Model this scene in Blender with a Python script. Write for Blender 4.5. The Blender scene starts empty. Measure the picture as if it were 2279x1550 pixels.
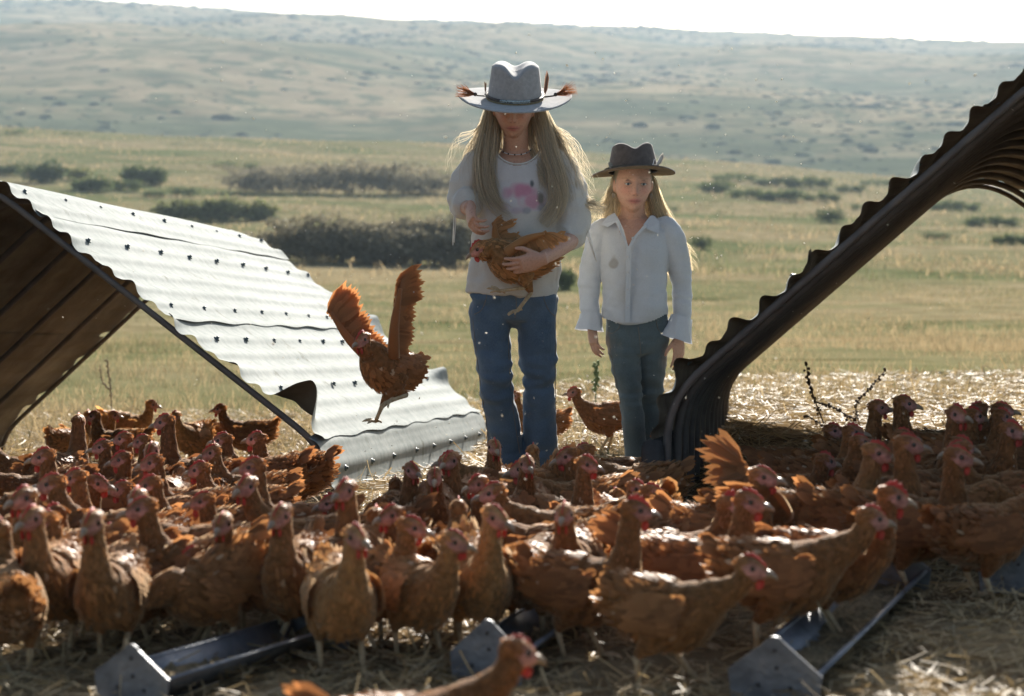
import bpy, bmesh, math, random
import numpy as np
from mathutils import Vector, Matrix, noise as mn

# ------------------------------------------------------------------ camera, sky, sun, exposure
SC = bpy.context.scene
COL = SC.collection
F = 4200.0            # focal length in photograph pixels (photograph 2279 x 1550)
CX, CY, VH = 1139.5, 775.0, 480.0
CZ = 1.0
PITCH = math.atan((CY - VH) / F)
cam_d = bpy.data.cameras.new('camera'); cam = bpy.data.objects.new('camera', cam_d); COL.objects.link(cam)
cam.location = (0, 0, CZ); cam.rotation_euler = (math.pi / 2 - PITCH, 0, 0)
cam_d.sensor_width = 36.0; cam_d.lens = F / 2279 * 36; cam_d.clip_start = 0.05; cam_d.clip_end = 6000
cam_d.dof.use_dof = True; cam_d.dof.focus_distance = 6.75; cam_d.dof.aperture_fstop = 4.0
SC.camera = cam
SUN_EL, SUN_AZ = math.radians(24.5), math.radians(11)      # azimuth measured from +Y (view direction) towards +X
wd = bpy.data.worlds.new('World'); SC.world = wd; wd.use_nodes = True
nt = wd.node_tree; nt.nodes.clear()
sky = nt.nodes.new('ShaderNodeTexSky'); sky.sky_type = 'NISHITA'; sky.sun_disc = False
sky.sun_elevation = SUN_EL; sky.sun_rotation = SUN_AZ; sky.air_density = 1.0; sky.dust_density = 2.5; sky.ozone_density = 1.0
bg = nt.nodes.new('ShaderNodeBackground'); bg.inputs[1].default_value = 0.053
wo = nt.nodes.new('ShaderNodeOutputWorld')
nt.links.new(sky.outputs[0], bg.inputs[0]); nt.links.new(bg.outputs[0], wo.inputs[0])
sl = bpy.data.lights.new('sun', 'SUN'); sl.energy = 5.0; sl.angle = math.radians(0.6); sl.color = (1.0, 0.945, 0.86)
sun = bpy.data.objects.new('sun', sl); COL.objects.link(sun)
SUNV = Vector((math.sin(SUN_AZ) * math.cos(SUN_EL), math.cos(SUN_AZ) * math.cos(SUN_EL), math.sin(SUN_EL)))
sun.rotation_euler = (-SUNV).to_track_quat('-Z', 'Y').to_euler()
SC.view_settings.view_transform = 'Standard'; SC.view_settings.look = 'None'
SC.view_settings.exposure = 1.62; SC.view_settings.gamma = 1.0
SC.render.engine = 'CYCLES'
SC.cycles.use_denoising = True
SC.cycles.max_bounces = 6; SC.cycles.transparent_max_bounces = 6; SC.cycles.volume_bounces = 0
SC.cycles.caustics_reflective = False; SC.cycles.caustics_refractive = False

# ------------------------------------------------------------------ pixel helpers
cp, sp_ = math.cos(PITCH), math.sin(PITCH)
def ray(u, v):
    a, b = (u - CX) / F, (CY - v) / F
    return np.array([a, cp + b * sp_, b * cp - sp_])
def py(u, v, Y):                       # point where the sight line meets the vertical plane y = Y
    r = ray(u, v); return np.array([0, 0, CZ]) + r * (Y / r[1])
def px(p):                             # world point -> photograph pixel
    x, y, z = p[0], p[1], p[2] - CZ
    d = y * cp - z * sp_; up = z * cp + y * sp_
    return CX + F * x / d, CY - F * up / d

# ------------------------------------------------------------------ mesh helpers
def npmesh(name, V, faces, smooth=True, midx=None):
    V = np.asarray(V, dtype=np.float32).reshape(-1, 3)
    if not isinstance(faces, (list, tuple)): faces = [faces]
    faces = [np.asarray(f, dtype=np.int32) for f in faces if len(f)]
    me = bpy.data.meshes.new(name)
    me.vertices.add(len(V)); me.vertices.foreach_set('co', V.ravel())
    nl = sum(f.size for f in faces); npoly = sum(len(f) for f in faces)
    me.loops.add(nl); me.polygons.add(npoly)
    me.loops.foreach_set('vertex_index', np.concatenate([f.ravel() for f in faces]))
    tot = np.concatenate([np.full(len(f), f.shape[1], dtype=np.int32) for f in faces])
    st = np.concatenate([[0], np.cumsum(tot)[:-1]]).astype(np.int32)
    me.polygons.foreach_set('loop_start', st); me.polygons.foreach_set('loop_total', tot)
    if smooth: me.polygons.foreach_set('use_smooth', np.ones(npoly, dtype=bool))
    if midx is not None: me.polygons.foreach_set('material_index', np.asarray(midx, dtype=np.int32))
    me.update(calc_edges=True); me.validate()
    return me
def ob(name, me, mats=None, parent=None, M=None):
    o = bpy.data.objects.new(name, me); COL.objects.link(o)
    if mats is not None and me is not None and len(me.materials) == 0:
        for m in (mats if isinstance(mats, (list, tuple)) else [mats]): me.materials.append(m)
    if parent is not None: o.parent = parent
    if M is not None: o.matrix_local = M
    return o
def tag(o, label=None, cat=None, group=None, kind=None):
    if label: o['label'] = label
    if cat: o['category'] = cat
    if group: o['group'] = group
    if kind: o['kind'] = kind
    return o
def empty(name, loc, rz=0.0):
    o = bpy.data.objects.new(name, None); COL.objects.link(o); o.location = loc; o.rotation_euler = (0, 0, rz)
    o.empty_display_size = 0.1
    return o
def attr(me, name, vals):              # point colour attribute
    a = me.color_attributes.new(name, 'FLOAT_COLOR', 'POINT')
    vals = np.asarray(vals, dtype=np.float32)
    if vals.shape[1] == 3: vals = np.hstack([vals, np.ones((len(vals), 1), np.float32)])
    a.data.foreach_set('color', vals.ravel())
def nrm(v):
    v = np.asarray(v, float); n = np.linalg.norm(v, axis=-1, keepdims=True); return v / np.maximum(n, 1e-9)

class MB:                              # collects vertices and faces for one mesh
    def __init__(s): s.v = []; s.f = {}; s.n = 0; s.m = {}
    def add(s, V, faces, mi=0):
        V = np.asarray(V, float).reshape(-1, 3)
        for f in (faces if isinstance(faces, list) else [faces]):
            f = np.asarray(f, int)
            if f.size == 0: continue
            s.f.setdefault(f.shape[1], []).append(f + s.n); s.m.setdefault(f.shape[1], []).append(np.full(len(f), mi))
        s.v.append(V); s.n += len(V)
    def mesh(s, name, smooth=True):
        ks = sorted(s.f)
        return npmesh(name, np.vstack(s.v), [np.vstack(s.f[k]) for k in ks], smooth, np.concatenate([np.concatenate(s.m[k]) for k in ks]))
    def obj(s, name, mats, parent=None, smooth=True, M=None): return ob(name, s.mesh(name, smooth), mats, parent, M)
def gridfaces(nr, nc, wrap):           # nr rings of nc vertices
    i = np.arange(nr - 1)[:, None] * nc; j = np.arange(nc if wrap else nc - 1)[None, :]; k = (j + 1) % nc
    return np.stack([i + j, i + k, i + nc + k, i + nc + j], -1).reshape(-1, 4)
def frames(P, hint):
    P = np.asarray(P, float); T = nrm(np.gradient(P, axis=0)); S = []
    s = np.asarray(hint, float)
    for t in T:
        s = s - t * np.dot(s, t); s = s / max(np.linalg.norm(s), 1e-9); S.append(s.copy())
    S = np.array(S); return T, S, np.cross(T, S)
def crom(P, n):                        # Catmull-Rom resample of rows of P
    P = np.asarray(P, float); Q = np.vstack([2 * P[0] - P[1], P, 2 * P[-1] - P[-2]])
    t = np.linspace(0, len(P) - 1 - 1e-6, n); i = t.astype(int); t = (t - i)[:, None]
    a, b, c, d = Q[i], Q[i + 1], Q[i + 2], Q[i + 3]
    return 0.5 * ((2 * b) + (c - a) * t + (2 * a - 5 * b + 4 * c - d) * t * t + (3 * b - a - 3 * c + d) * t ** 3)
def tube(mb, P, rs, rb=None, hint=(1, 0, 0), n=12, mi=0, caps=True, res=None, power=1.0):
    P = np.asarray(P, float); rs = np.broadcast_to(np.asarray(rs, float), (len(P),)); rb = rs if rb is None else np.broadcast_to(np.asarray(rb, float), (len(P),))
    if res:
        A = crom(np.column_stack([P, rs, rb]), res); P, rs, rb = A[:, :3], np.maximum(A[:, 3], 1e-4), np.maximum(A[:, 4], 1e-4)
    T, S, B = frames(P, hint)
    a = np.linspace(0, 2 * np.pi, n, endpoint=False); ca, sa = np.cos(a), np.sin(a)
    if power != 1.0: ca, sa = np.sign(ca) * abs(ca) ** power, np.sign(sa) * abs(sa) ** power
    V = P[:, None] + S[:, None] * (ca[None, :, None] * rs[:, None, None]) + B[:, None] * (sa[None, :, None] * rb[:, None, None])
    nr = len(P); V = V.reshape(-1, 3); fs = [gridfaces(nr, n, True)]
    if caps:
        V = np.vstack([V, P[0] - T[0] * min(rs[0], rb[0]) * .4, P[-1] + T[-1] * min(rs[-1], rb[-1]) * .4]); j = np.arange(n); k = (j + 1) % n
        fs.append(np.stack([np.full(n, nr * n), k, j], -1)); fs.append(np.stack([np.full(n, nr * n + 1), (nr - 1) * n + j, (nr - 1) * n + k], -1))
    mb.add(V, fs, mi)
def ellipsoid(mb, c, r, R=None, nu=14, nv=9, mi=0):
    th = np.linspace(0, np.pi, nv)[1:-1]; ph = np.linspace(0, 2 * np.pi, nu, endpoint=False)
    V = np.stack([np.sin(th)[:, None] * np.cos(ph), np.sin(th)[:, None] * np.sin(ph), np.cos(th)[:, None] * np.ones(nu)], -1).reshape(-1, 3)
    V = np.vstack([V, [0, 0, 1], [0, 0, -1]]) * np.asarray(r)
    if R is not None: V = V @ np.asarray(R, float).T
    V = V + np.asarray(c); m = (nv - 2) * nu; j = np.arange(nu); k = (j + 1) % nu
    mb.add(V, [gridfaces(nv - 2, nu, True), np.stack([np.full(nu, m), j, k], -1), np.stack([np.full(nu, m + 1), m - nu + k, m - nu + j], -1)], mi)
def boxv(mb, c, h, ax=None, mi=0):
    s = np.array([[x, y, z] for x in (-1, 1) for y in (-1, 1) for z in (-1, 1)], float) * np.asarray(h)
    if ax is not None: s = s @ np.asarray(ax, float)
    mb.add(s + np.asarray(c), np.array([[0, 1, 3, 2], [4, 6, 7, 5], [0, 4, 5, 1], [2, 3, 7, 6], [0, 2, 6, 4], [1, 5, 7, 3]]), mi)

# ------------------------------------------------------------------ materials
def newmat(name):
    m = bpy.data.materials.new(name); m.use_nodes = True; t = m.node_tree; t.nodes.clear()
    return m, t, t.nodes.new('ShaderNodeOutputMaterial')
def N(t, typ, **kw):
    n = t.nodes.new('ShaderNode' + typ)
    for k, v in kw.items():
        if k.startswith('i_'): n.inputs[int(k[2:]) if k[2:].isdigit() else k[2:].replace('_', ' ')].default_value = v
        else: setattr(n, k, v)
    return n
def ramp(t, fac, stops):
    r = t.nodes.new('ShaderNodeValToRGB'); e = r.color_ramp.elements
    while len(e) < len(stops): e.new(0.5)
    for k, (p, c) in zip(e, stops): k.position = p; k.color = (*c, 1) if len(c) == 3 else c
    t.links.new(fac, r.inputs[0]); return r.outputs[0]
def mixc(t, fac, a, b, mode='MIX'):
    m = t.nodes.new('ShaderNodeMix'); m.data_type = 'RGBA'; m.blend_type = mode
    for s, val in ((m.inputs[0], fac), (m.inputs[6], a), (m.inputs[7], b)):
        if hasattr(val, 'is_output'): t.links.new(val, s)
        elif isinstance(val, (int, float)): s.default_value = val
        else: s.default_value = (*val, 1)
    return m.outputs[2]
def finish(t, out, col, rough=.7, spec=.3, metal=0.0, transl=0.0, bump=None, bstr=.3, bdist=.01, sheen=0.0, tcol=None, stint=None, srough=.5):
    p = t.nodes.new('ShaderNodeBsdfPrincipled')
    if hasattr(col, 'is_output'): t.links.new(col, p.inputs['Base Color'])
    else: p.inputs['Base Color'].default_value = (*col, 1)
    if hasattr(rough, 'is_output'): t.links.new(rough, p.inputs['Roughness'])
    else: p.inputs['Roughness'].default_value = rough
    p.inputs['Specular IOR Level'].default_value = spec; p.inputs['Metallic'].default_value = metal
    if sheen: p.inputs['Sheen Weight'].default_value = sheen; p.inputs['Sheen Roughness'].default_value = srough; p.inputs['Sheen Tint'].default_value = (*(stint or (1, 1, 1)), 1)
    if bump is not None:
        b = N(t, 'Bump'); b.inputs['Strength'].default_value = bstr; b.inputs['Distance'].default_value = bdist
        t.links.new(bump, b.inputs['Height']); t.links.new(b.outputs[0], p.inputs['Normal'])
    s = p.outputs[0]
    if transl:
        tr = N(t, 'BsdfTranslucent'); c2 = tcol if tcol is not None else col
        if hasattr(c2, 'is_output'): t.links.new(c2, tr.inputs[0])
        else: tr.inputs[0].default_value = (*c2, 1)
        mx = N(t, 'MixShader'); mx.inputs[0].default_value = transl
        t.links.new(s, mx.inputs[1]); t.links.new(tr.outputs[0], mx.inputs[2]); s = mx.outputs[0]
    t.links.new(s, out.inputs[0])
def coords(t, kind='Object', scale=(1, 1, 1)):
    tc = N(t, 'TexCoord'); mp = N(t, 'Mapping'); mp.inputs['Scale'].default_value = scale
    t.links.new(tc.outputs[kind], mp.inputs[0]); return mp.outputs[0]
def tnoise(t, vec, scale, detail=4, rough=.55, dist=0.0):
    n = N(t, 'TexNoise'); n.inputs['Scale'].default_value = scale; n.inputs['Detail'].default_value = detail
    n.inputs['Roughness'].default_value = rough; n.inputs['Distortion'].default_value = dist
    t.links.new(vec, n.inputs['Vector']); return n.outputs[0]
def noisemat(name, stops, scale=5, rough=.7, spec=.3, metal=0, transl=0, bump=0, bscale=None, vs=(1, 1, 1), sheen=0, bdist=.01, detail=4):
    m, t, o = newmat(name); c = coords(t, 'Object', vs); n = tnoise(t, c, scale, detail)
    b = tnoise(t, c, bscale or scale * 4, 4) if bump else None
    finish(t, o, ramp(t, n, stops), rough, spec, metal, transl, b, bump, bdist, sheen); return m
def attrmat(name, rough=.7, spec=.2, transl=0.0, sheen=0, nscale=0, nstr=.25, bump=0, bdist=.003, stint=None, srough=.5, tgain=1.0):   # colour from the 'tint' attribute
    m, t, o = newmat(name); a = N(t, 'Attribute', attribute_name='tint'); c = a.outputs[0]; b = None
    if nscale:
        v = coords(t, 'Object'); n = tnoise(t, v, nscale, 5)
        c = mixc(t, 1.0, c, ramp(t, n, [(.3, (1 - nstr,) * 3), (.7, (1 + nstr * .5,) * 3)]), 'MULTIPLY')
        if bump: b = n
    finish(t, o, c, rough, spec, 0, transl, b, bump, bdist, sheen, mixc(t, 1.0, c, (tgain,) * 3, 'MULTIPLY') if tgain != 1 else None, stint, srough); return m

# ------------------------------------------------------------------ terrain
_ty = np.array([-40, 0, 6, 12, 20, 30, 45, 70, 110, 160, 220, 262, 285, 330.])
_tv = np.array([0, 0, 0, 0, 800, 735, 668, 590, 505, 430, 368, 345, 0, 0])
_tz = np.where(_tv > 0, CZ + (VH - _tv) / F * _ty, 0)
_tz[:4] = CZ - .79 - .0333 * np.array([-10, 0, 6, 12.]); _tz[-2] = CZ + 6.5; _tz[-1] = CZ + 2
_tg = np.gradient(_tz, _ty)
def prof(y):
    y = np.asarray(y, float); i = np.clip(np.searchsorted(_ty, y) - 1, 0, len(_ty) - 2)
    h = _ty[i + 1] - _ty[i]; t = np.clip((y - _ty[i]) / h, 0, 1)
    return ((2*t**3-3*t**2+1)*_tz[i] + (t**3-2*t**2+t)*h*_tg[i] + (-2*t**3+3*t**2)*_tz[i+1] + (t**3-t**2)*h*_tg[i+1])
def sstep(a, b, x):
    t = np.clip((x - a) / (b - a), 0, 1); return t * t * (3 - 2 * t)
def wob(x, y):
    return (np.sin(x * .9 + y * .35) * np.cos(y * .7 - x * .2) + .6 * np.sin(x * 2.3 - y * 1.7 + 1.3))
def hz(x, y):
    x = np.asarray(x, float); y = np.asarray(y, float)
    z = prof(y)
    z = z + .10 * sstep(.1, 1.3, x) * (1 - sstep(10, 25, y))
    z = z + wob(x * .8, y * .8) * .012
    z = z - .20 * sstep(7.0, 9.6, y) * (1 - sstep(14, 20, y)) * (1 - sstep(-.6, .3, x))
    z = z + wob(x * .12, y * .1 + 2) * .16 * sstep(14, 60, y)
    z = z - .060 * x * sstep(60, 255, y) + 1.2 * np.sin(x * .045 + 1.2) * sstep(120, 260, y) * .6
    return z
def hzf(x, y): return float(hz(x, y))

def polar_grid(ys, nt_, zf, k0, k1):
    t = np.linspace(-1, 1, nt_); Y = np.repeat(ys, nt_).reshape(len(ys), nt_); X = t[None, :] * (k0 + k1 * np.maximum(Y, 0))
    Z = zf(X, Y); return np.stack([X, Y, Z], -1).reshape(-1, 3), gridfaces(len(ys), nt_, False)
ys = np.concatenate([np.linspace(-30, 2, 12), np.geomspace(2.2, 330, 230)])
gv, gf = polar_grid(ys, 170, hz, 9, .75)
m, t, o = newmat('ground_soil')
g = N(t, 'NewGeometry'); mp = N(t, 'Mapping'); t.links.new(g.outputs['Position'], mp.inputs[0]); P = mp.outputs[0]
sx = N(t, 'SeparateXYZ'); t.links.new(P, sx.inputs[0])
near = ramp(t, tnoise(t, P, 3.5, 6), [(.3, (.085, .055, .03)), (.5, (.17, .12, .065)), (.7, (.28, .21, .12))])
st = N(t, 'Mapping'); st.inputs['Scale'].default_value = (.05, .09, .05); t.links.new(P, st.inputs[0])
dry = ramp(t, tnoise(t, P, .9, 7, .65), [(.3, (.13, .105, .058)), (.5, (.20, .165, .095)), (.72, (.29, .245, .15))])
grn = ramp(t, tnoise(t, P, 1.3, 6, .65), [(.3, (.055, .066, .028)), (.55, (.11, .122, .055)), (.75, (.20, .20, .105))])
gm = ramp(t, tnoise(t, st.outputs[0], 1.0, 5, .62, .6), [(.42, (0, 0, 0)), (.60, (1, 1, 1))])
field = mixc(t, gm, dry, grn)
st2 = N(t, 'Mapping'); st2.inputs['Scale'].default_value = (.35, .6, .3); t.links.new(P, st2.inputs[0])
spots = ramp(t, tnoise(t, st2.outputs[0], 1.0, 6, .6), [(.55, (1, 1, 1)), (.68, (.45, .5, .4))])
field = mixc(t, 1.0, field, spots, 'MULTIPLY')
mr = N(t, 'MapRange'); mr.inputs[1].default_value = 9; mr.inputs[2].default_value = 16; t.links.new(sx.outputs[1], mr.inputs[0])
col = mixc(t, mr.outputs[0], near, field)
finish(t, o, col, 1.0, .0, bump=tnoise(t, P, 14, 6), bstr=.6, bdist=.03)
GROUND = ob('ground', npmesh('ground', gv, gf), m); tag(GROUND, 'dry straw-strewn pasture sloping away to the valley field', None, None, 'structure')

# hill behind
_hu = np.array([-1500, -600, 0, 200, 500, 800, 1500, 2279, 3200, 4200.]); _hv = np.array([60, 30, 12, 9, 24, 45, 69, 101, 135, 150.])
def hill(x, y):
    u = CX + F * x / np.maximum(y, 1)
    top = CZ + (VH - np.interp(u, _hu, _hv)) / F * 1250
    base = CZ + 1.5 - .03 * x * .6
    t = np.clip((y - 290) / (1250 - 290), 0, 1.35)
    s = np.where(t < 1, .8 * t + .2 * np.sin(np.clip(t, 0, 1) * np.pi / 2), 1 - .6 * (t - 1))
    nz = (np.sin(x * .018 + y * .006) * np.sin(y * .011 - x * .004 + .7) * 5 + np.sin(x * .05 - y * .013) * 1.6 + np.sin(x * .11 + y * .05) * .5) * np.sin(np.clip(t, 0, 1) * np.pi)
    rid = (np.sin(x * .09) * .35 + np.sin(x * .23 + 1) * .3) * sstep(.8, 1, t)
    return base + (top - base) * s + nz + rid
hv_, hf_ = polar_grid(np.linspace(288, 1640, 150), 220, hill, 60, .62)
m, t, o = newmat('hill_grass')
g = N(t, 'NewGeometry'); P = g.outputs['Position']
mp = N(t, 'Mapping'); mp.inputs['Scale'].default_value = (.010, .017, .01); t.links.new(P, mp.inputs[0])
mp2 = N(t, 'Mapping'); mp2.inputs['Scale'].default_value = (.06, .045, .06); t.links.new(P, mp2.inputs[0])
base = ramp(t, tnoise(t, mp2.outputs[0], 1.0, 7, .65), [(.3, (.15, .12, .075)), (.5, (.215, .175, .11)), (.7, (.27, .225, .145))])
scrub = ramp(t, tnoise(t, mp2.outputs[0], 2.0, 6, .6), [(.35, (.045, .06, .035)), (.7, (.085, .10, .058))])
sxy = N(t, 'SeparateXYZ'); t.links.new(P, sxy.inputs[0]); mr = N(t, 'MapRange'); mr.inputs[1].default_value = 330; mr.inputs[2].default_value = 520; mr.inputs[3].default_value = .10; mr.inputs[4].default_value = 0
t.links.new(sxy.outputs[1], mr.inputs[0]); ad = N(t, 'Math', operation='ADD'); t.links.new(tnoise(t, mp.outputs[0], 1.0, 8, .66, .5), ad.inputs[0]); t.links.new(mr.outputs[0], ad.inputs[1])
m1 = ramp(t, ad.outputs[0], [(.46, (0, 0, 0)), (.62, (.9, .9, .9))])
m2 = ramp(t, tnoise(t, mp2.outputs[0], 1.6, 6, .62), [(.51, (0, 0, 0)), (.58, (.85, .85, .85))])
mm = mixc(t, 1.0, m1, m2, 'LIGHTEN')
finish(t, o, mixc(t, mm, base, scrub), 1.0, 0.0)
HILL = ob('hill', npmesh('hill', hv_, hf_), m); tag(HILL, 'long hazy scrub-covered hillside under the white sky', None, None, 'structure')

# ------------------------------------------------------------------ leaf clump shrubs
rg = np.random.default_rng(11)
def leafcloud(n, cen, rad, size, rng, up=.35):
    d = nrm(rng.normal(size=(n, 3))); r = rng.random(n) ** .45
    lump = 1 + .28 * np.sin(d[:, 0] * 5 + cen[0] * 3) * np.cos(d[:, 1] * 4 + 1) + .2 * np.sin(d[:, 2] * 7 + d[:, 0] * 6)
    p = d * (r * lump)[:, None] * np.asarray(rad) + np.asarray(cen)
    a = nrm(rng.normal(size=(n, 3)) + [0, 0, up]); b = nrm(np.cross(a, rng.normal(size=(n, 3)))); s = size * rng.uniform(.6, 1.5, n)[:, None]
    V = np.stack([p - b * s * .5, p + a * s * .9, p + b * s * .5, p - a * s * .5], 1).reshape(-1, 3)
    Fq = np.arange(n * 4).reshape(-1, 4); tint = np.repeat(rng.uniform(.65, 1.35, n), 4); return V, Fq, tint
LEAF = attrmat('leaf', .8, .05, .30)
BARK = noisemat('shrub_bark', [(.3, (.06, .045, .03)), (.7, (.14, .11, .08))], 9, .9)
def shrub(name, u, v, d, wpx, hpx, label, cat, col, group, n=None, leaf=None, depthk=.8):
    # (u, v): middle of the base in the photograph, d its distance, wpx x hpx its size
    x = (u - CX) / F * d; s = F / d; W, H = wpx / s, hpx / s * (1.12 if 'thicket' in label else 1.3)
    z0 = hzf(x, d); root = empty(name, (x, d, z0)); rng = np.random.default_rng(int(u * 7 + v))
    n = n or int(np.clip(wpx * hpx * .30, 260, 5200)); leaf = leaf or max(.035, H * .06)
    k = max(1, int(W / max(H, .01) * 1.1)); Vs = []; Fs = []; ts = []; c0 = 0
    for i in range(k):
        cx = (i + .5) / k * W - W / 2 + rng.normal() * W * .04; hh = H * rng.uniform(.72, 1.0) * (1 - .35 * abs(2 * (i + .5) / k - 1) ** 2)
        V, Fq, tt = leafcloud(n // k, (cx, rng.normal() * W * .06, hh * .48), (W / k * (1.05 if 'thicket' in label else .72), max(W / k, H) * depthk * .6, hh * .52), leaf, rng)
        V[:, 2] = np.maximum(V[:, 2], -.05); Vs.append(V); Fs.append(Fq + c0); ts.append(tt); c0 += len(V)
    V = np.vstack(Vs); tt = np.concatenate(ts)
    me = npmesh('foliage', V, np.vstack(Fs), False); attr(me, 'tint', tt[:, None] * np.asarray(col)[None, :]); ob('foliage', me, LEAF, root)
    mb = MB()
    tube(mb, [(0, 0, -.08), (.03 * W, .02 * W, H * .25), (-.02 * W, -.02 * W, H * .62)], [H * .05, H * .035, H * .012], n=6)
    mb.obj('stem', BARK, root)
    return tag(root, label, cat, group)
def dist_for(v, u):                    # distance on the terrain seen at photograph pixel (u, v)
    d = np.geomspace(9, 262, 900); x = (u - CX) / F * d; z = hz(x, d)
    vv = np.array([px((a, b, c))[1] for a, b, c in zip(x, d, z)]); i = np.where(vv <= v)[0]
    return float(d[i[0]]) if len(i) else 250.
GR = (.115, .145, .055); DG = (.085, .11, .045); BR = (.19, .17, .115); LG = (.19, .20, .085)
SH = [  # u, v base, w, h, label, colour
 (20, 392, 70, 24, 'leftmost small dark green bush above the pale shelter ridge', DG),
 (108, 408, 72, 38, 'rounded dark green bush above the left end of the shelter ridge', DG),
 (176, 402, 50, 26, 'small grey green bush just right of a rounded dark one above the shelter', LG),
 (205, 425, 90, 30, 'low spreading green bush touching the shelter ridge line', GR),
 (322, 412, 86, 36, 'twin-domed green bush in the field above the shelter roof', GR),
 (285, 425, 60, 24, 'low green bush at the left foot of the twin-domed bush', GR),
 (345, 440, 50, 18, 'small low bush below the twin-domed bush', DG),
 (410, 438, 60, 20, 'small flat bush in the field right of the twin-domed bush', DG),
 (40, 300, 46, 12, 'tiny bush far up the field at the left edge', GR),
 (165, 303, 80, 10, 'thin strip of low bushes far up the left field', GR),
 (500, 372, 50, 14, 'small bush left of the large brown thicket', GR),
 (560, 378, 24, 16, 'tiny bush close to the left end of the brown thicket', GR),
 (775, 432, 420, 70, 'long dark brown thicket of brush in the mid field', BR),
 (480, 492, 250, 44, 'bright green reedy scrub patch beyond the shelter roof', LG),
 (760, 585, 260, 100, 'big grey brown brush thicket behind the flying hen', BR),
 (930, 590, 230, 108, 'grey brown brush thicket left of the taller girl', BR),
 (745, 545, 60, 58, 'yellow green bush set in front of the grey brown thicket', LG),
 (1590, 430, 60, 28, 'dark green bush nearest the brown hat in the far shrub belt', GR),
 (1630, 405, 90, 18, 'back row bush at the left of the far shrub belt', GR),
 (1660, 442, 70, 22, 'front row bush at the left of the far shrub belt', GR),
 (1725, 415, 80, 22, 'back row bush in the middle of the far shrub belt', DG),
 (1740, 448, 90, 26, 'front row bush in the middle of the far shrub belt', GR),
 (1800, 420, 90, 24, 'back row bush right of the middle of the far shrub belt', GR),
 (1830, 450, 80, 22, 'front row bush right of the middle of the far shrub belt', GR),
 (1890, 430, 60, 20, 'rightmost bush of the far shrub belt, close to the raised shelter', DG),
 (1950, 415, 70, 16, 'far bush just above the edge of the raised shelter roof', GR),
 (1845, 497, 54, 26, 'single round dark bush standing below the far shrub belt', DG),
 (1915, 470, 40, 16, 'small bush beside the shelter slope right of the single round bush', DG),
 (1560, 555, 40, 24, 'small dark bush right of the smaller girl in the field', DG),
 (1480, 472, 60, 14, 'low bush in the field right of the smaller girl at hat height', GR),
 (2120, 470, 110, 22, 'green bush seen under the far arch of the right shelter', GR),
 (2200, 505, 120, 24, 'green bush strip seen under the right shelter roof', GR),
 (2080, 535, 60, 18, 'low dark bush under the right shelter beside its slope', DG),
 (2250, 545, 90, 24, 'green bush at the right edge under the shelter', GR),
 (1250, 645, 40, 40, 'dark upright weed clump between the two girls', GR),
]
for u, v, w, h, lab, c in SH:
    d = dist_for(v, u)
    shrub('thicket' if 'thicket' in lab else ('weed_patch' if 'weeds' in lab or 'clump' in lab or 'reedy' in lab else 'bush'), u, v, d, w, h, lab,
          'thicket' if 'thicket' in lab else ('weeds' if 'weed' in lab or 'reedy' in lab else 'bush'), c, None, n=int(np.clip(w * h * .8, 500, 12000)), leaf=max(.03, h / F * d * (.12 if h < 50 else .06)))

# scrub dots on the hill and small tussocks over the field: nobody could count them
def blobs(n, P, rad, rng, kx=1.6):
    b = np.array([[1, 0, 0], [.31, .95, 0], [-.81, .59, 0], [-.81, -.59, 0], [.31, -.95, 0], [.5, .36, .62], [-.19, .59, .6], [-.62, 0, .65], [-.19, -.59, .6], [.5, -.36, .62], [0, 0, .9]])
    f = []
    for i in range(5): j = (i + 1) % 5; f += [[i, j, 5 + i], [j, 5 + j, 5 + i], [5 + i, 5 + j, 10]]
    f = np.array(f); jit = rng.uniform(.7, 1.3, (n, 11, 1)); V = P[:, None] + b[None] * jit * rad[:, None, None] * np.array([kx, 1.1, .75])
    return V.reshape(-1, 3), (f[None] + (np.arange(n) * 11)[:, None, None]).reshape(-1, 3)
n = 24000; hy = rg.uniform(300, 1240, n); hx = rg.uniform(-.36, .36, n) * hy
dens = np.sin(hx * .021 + hy * .012) + np.sin(hx * .043 - hy * .02 + 1) * .7 + rg.normal(size=n) * .9 + np.where(hy < 400, 1.2, 0)
k = dens > .75; hx, hy = hx[k], hy[k]; P = np.stack([hx, hy, hill(hx, hy) - .3], -1)
V, Fq = blobs(len(P), P, rg.uniform(.2, .6, len(P)) * (1 + 1.2 * rg.random(len(P)) ** 6) * (1 + hy / 900), rg)
me = npmesh('hill_scrub', V, Fq); attr(me, 'tint', np.repeat(rg.uniform(.6, 1.4, len(P)), 11)[:, None] * np.array([[.075, .09, .055]]))
tag(ob('hill_scrub', me, attrmat('scrub', 1.0, 0.0, .1)), 'grey green scrub dotted over the far hillside', 'scrub', None, 'stuff')

# ------------------------------------------------------------------ air: pale haze between the camera and the hill
mb = MB(); boxv(mb, (0, 790, 74), (1150, 860, 84))
m, t, o = newmat('haze_air'); pv = N(t, 'VolumePrincipled'); pv.inputs['Color'].default_value = (.66, .84, 1, 1); pv.inputs['Density'].default_value = .00028; pv.inputs['Anisotropy'].default_value = .2
t.links.new(pv.outputs[0], o.inputs['Volume'])
HAZE = mb.obj('haze', m, smooth=False); tag(HAZE, 'pale blue haze hanging in the valley air', 'haze', None, 'stuff')

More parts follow.
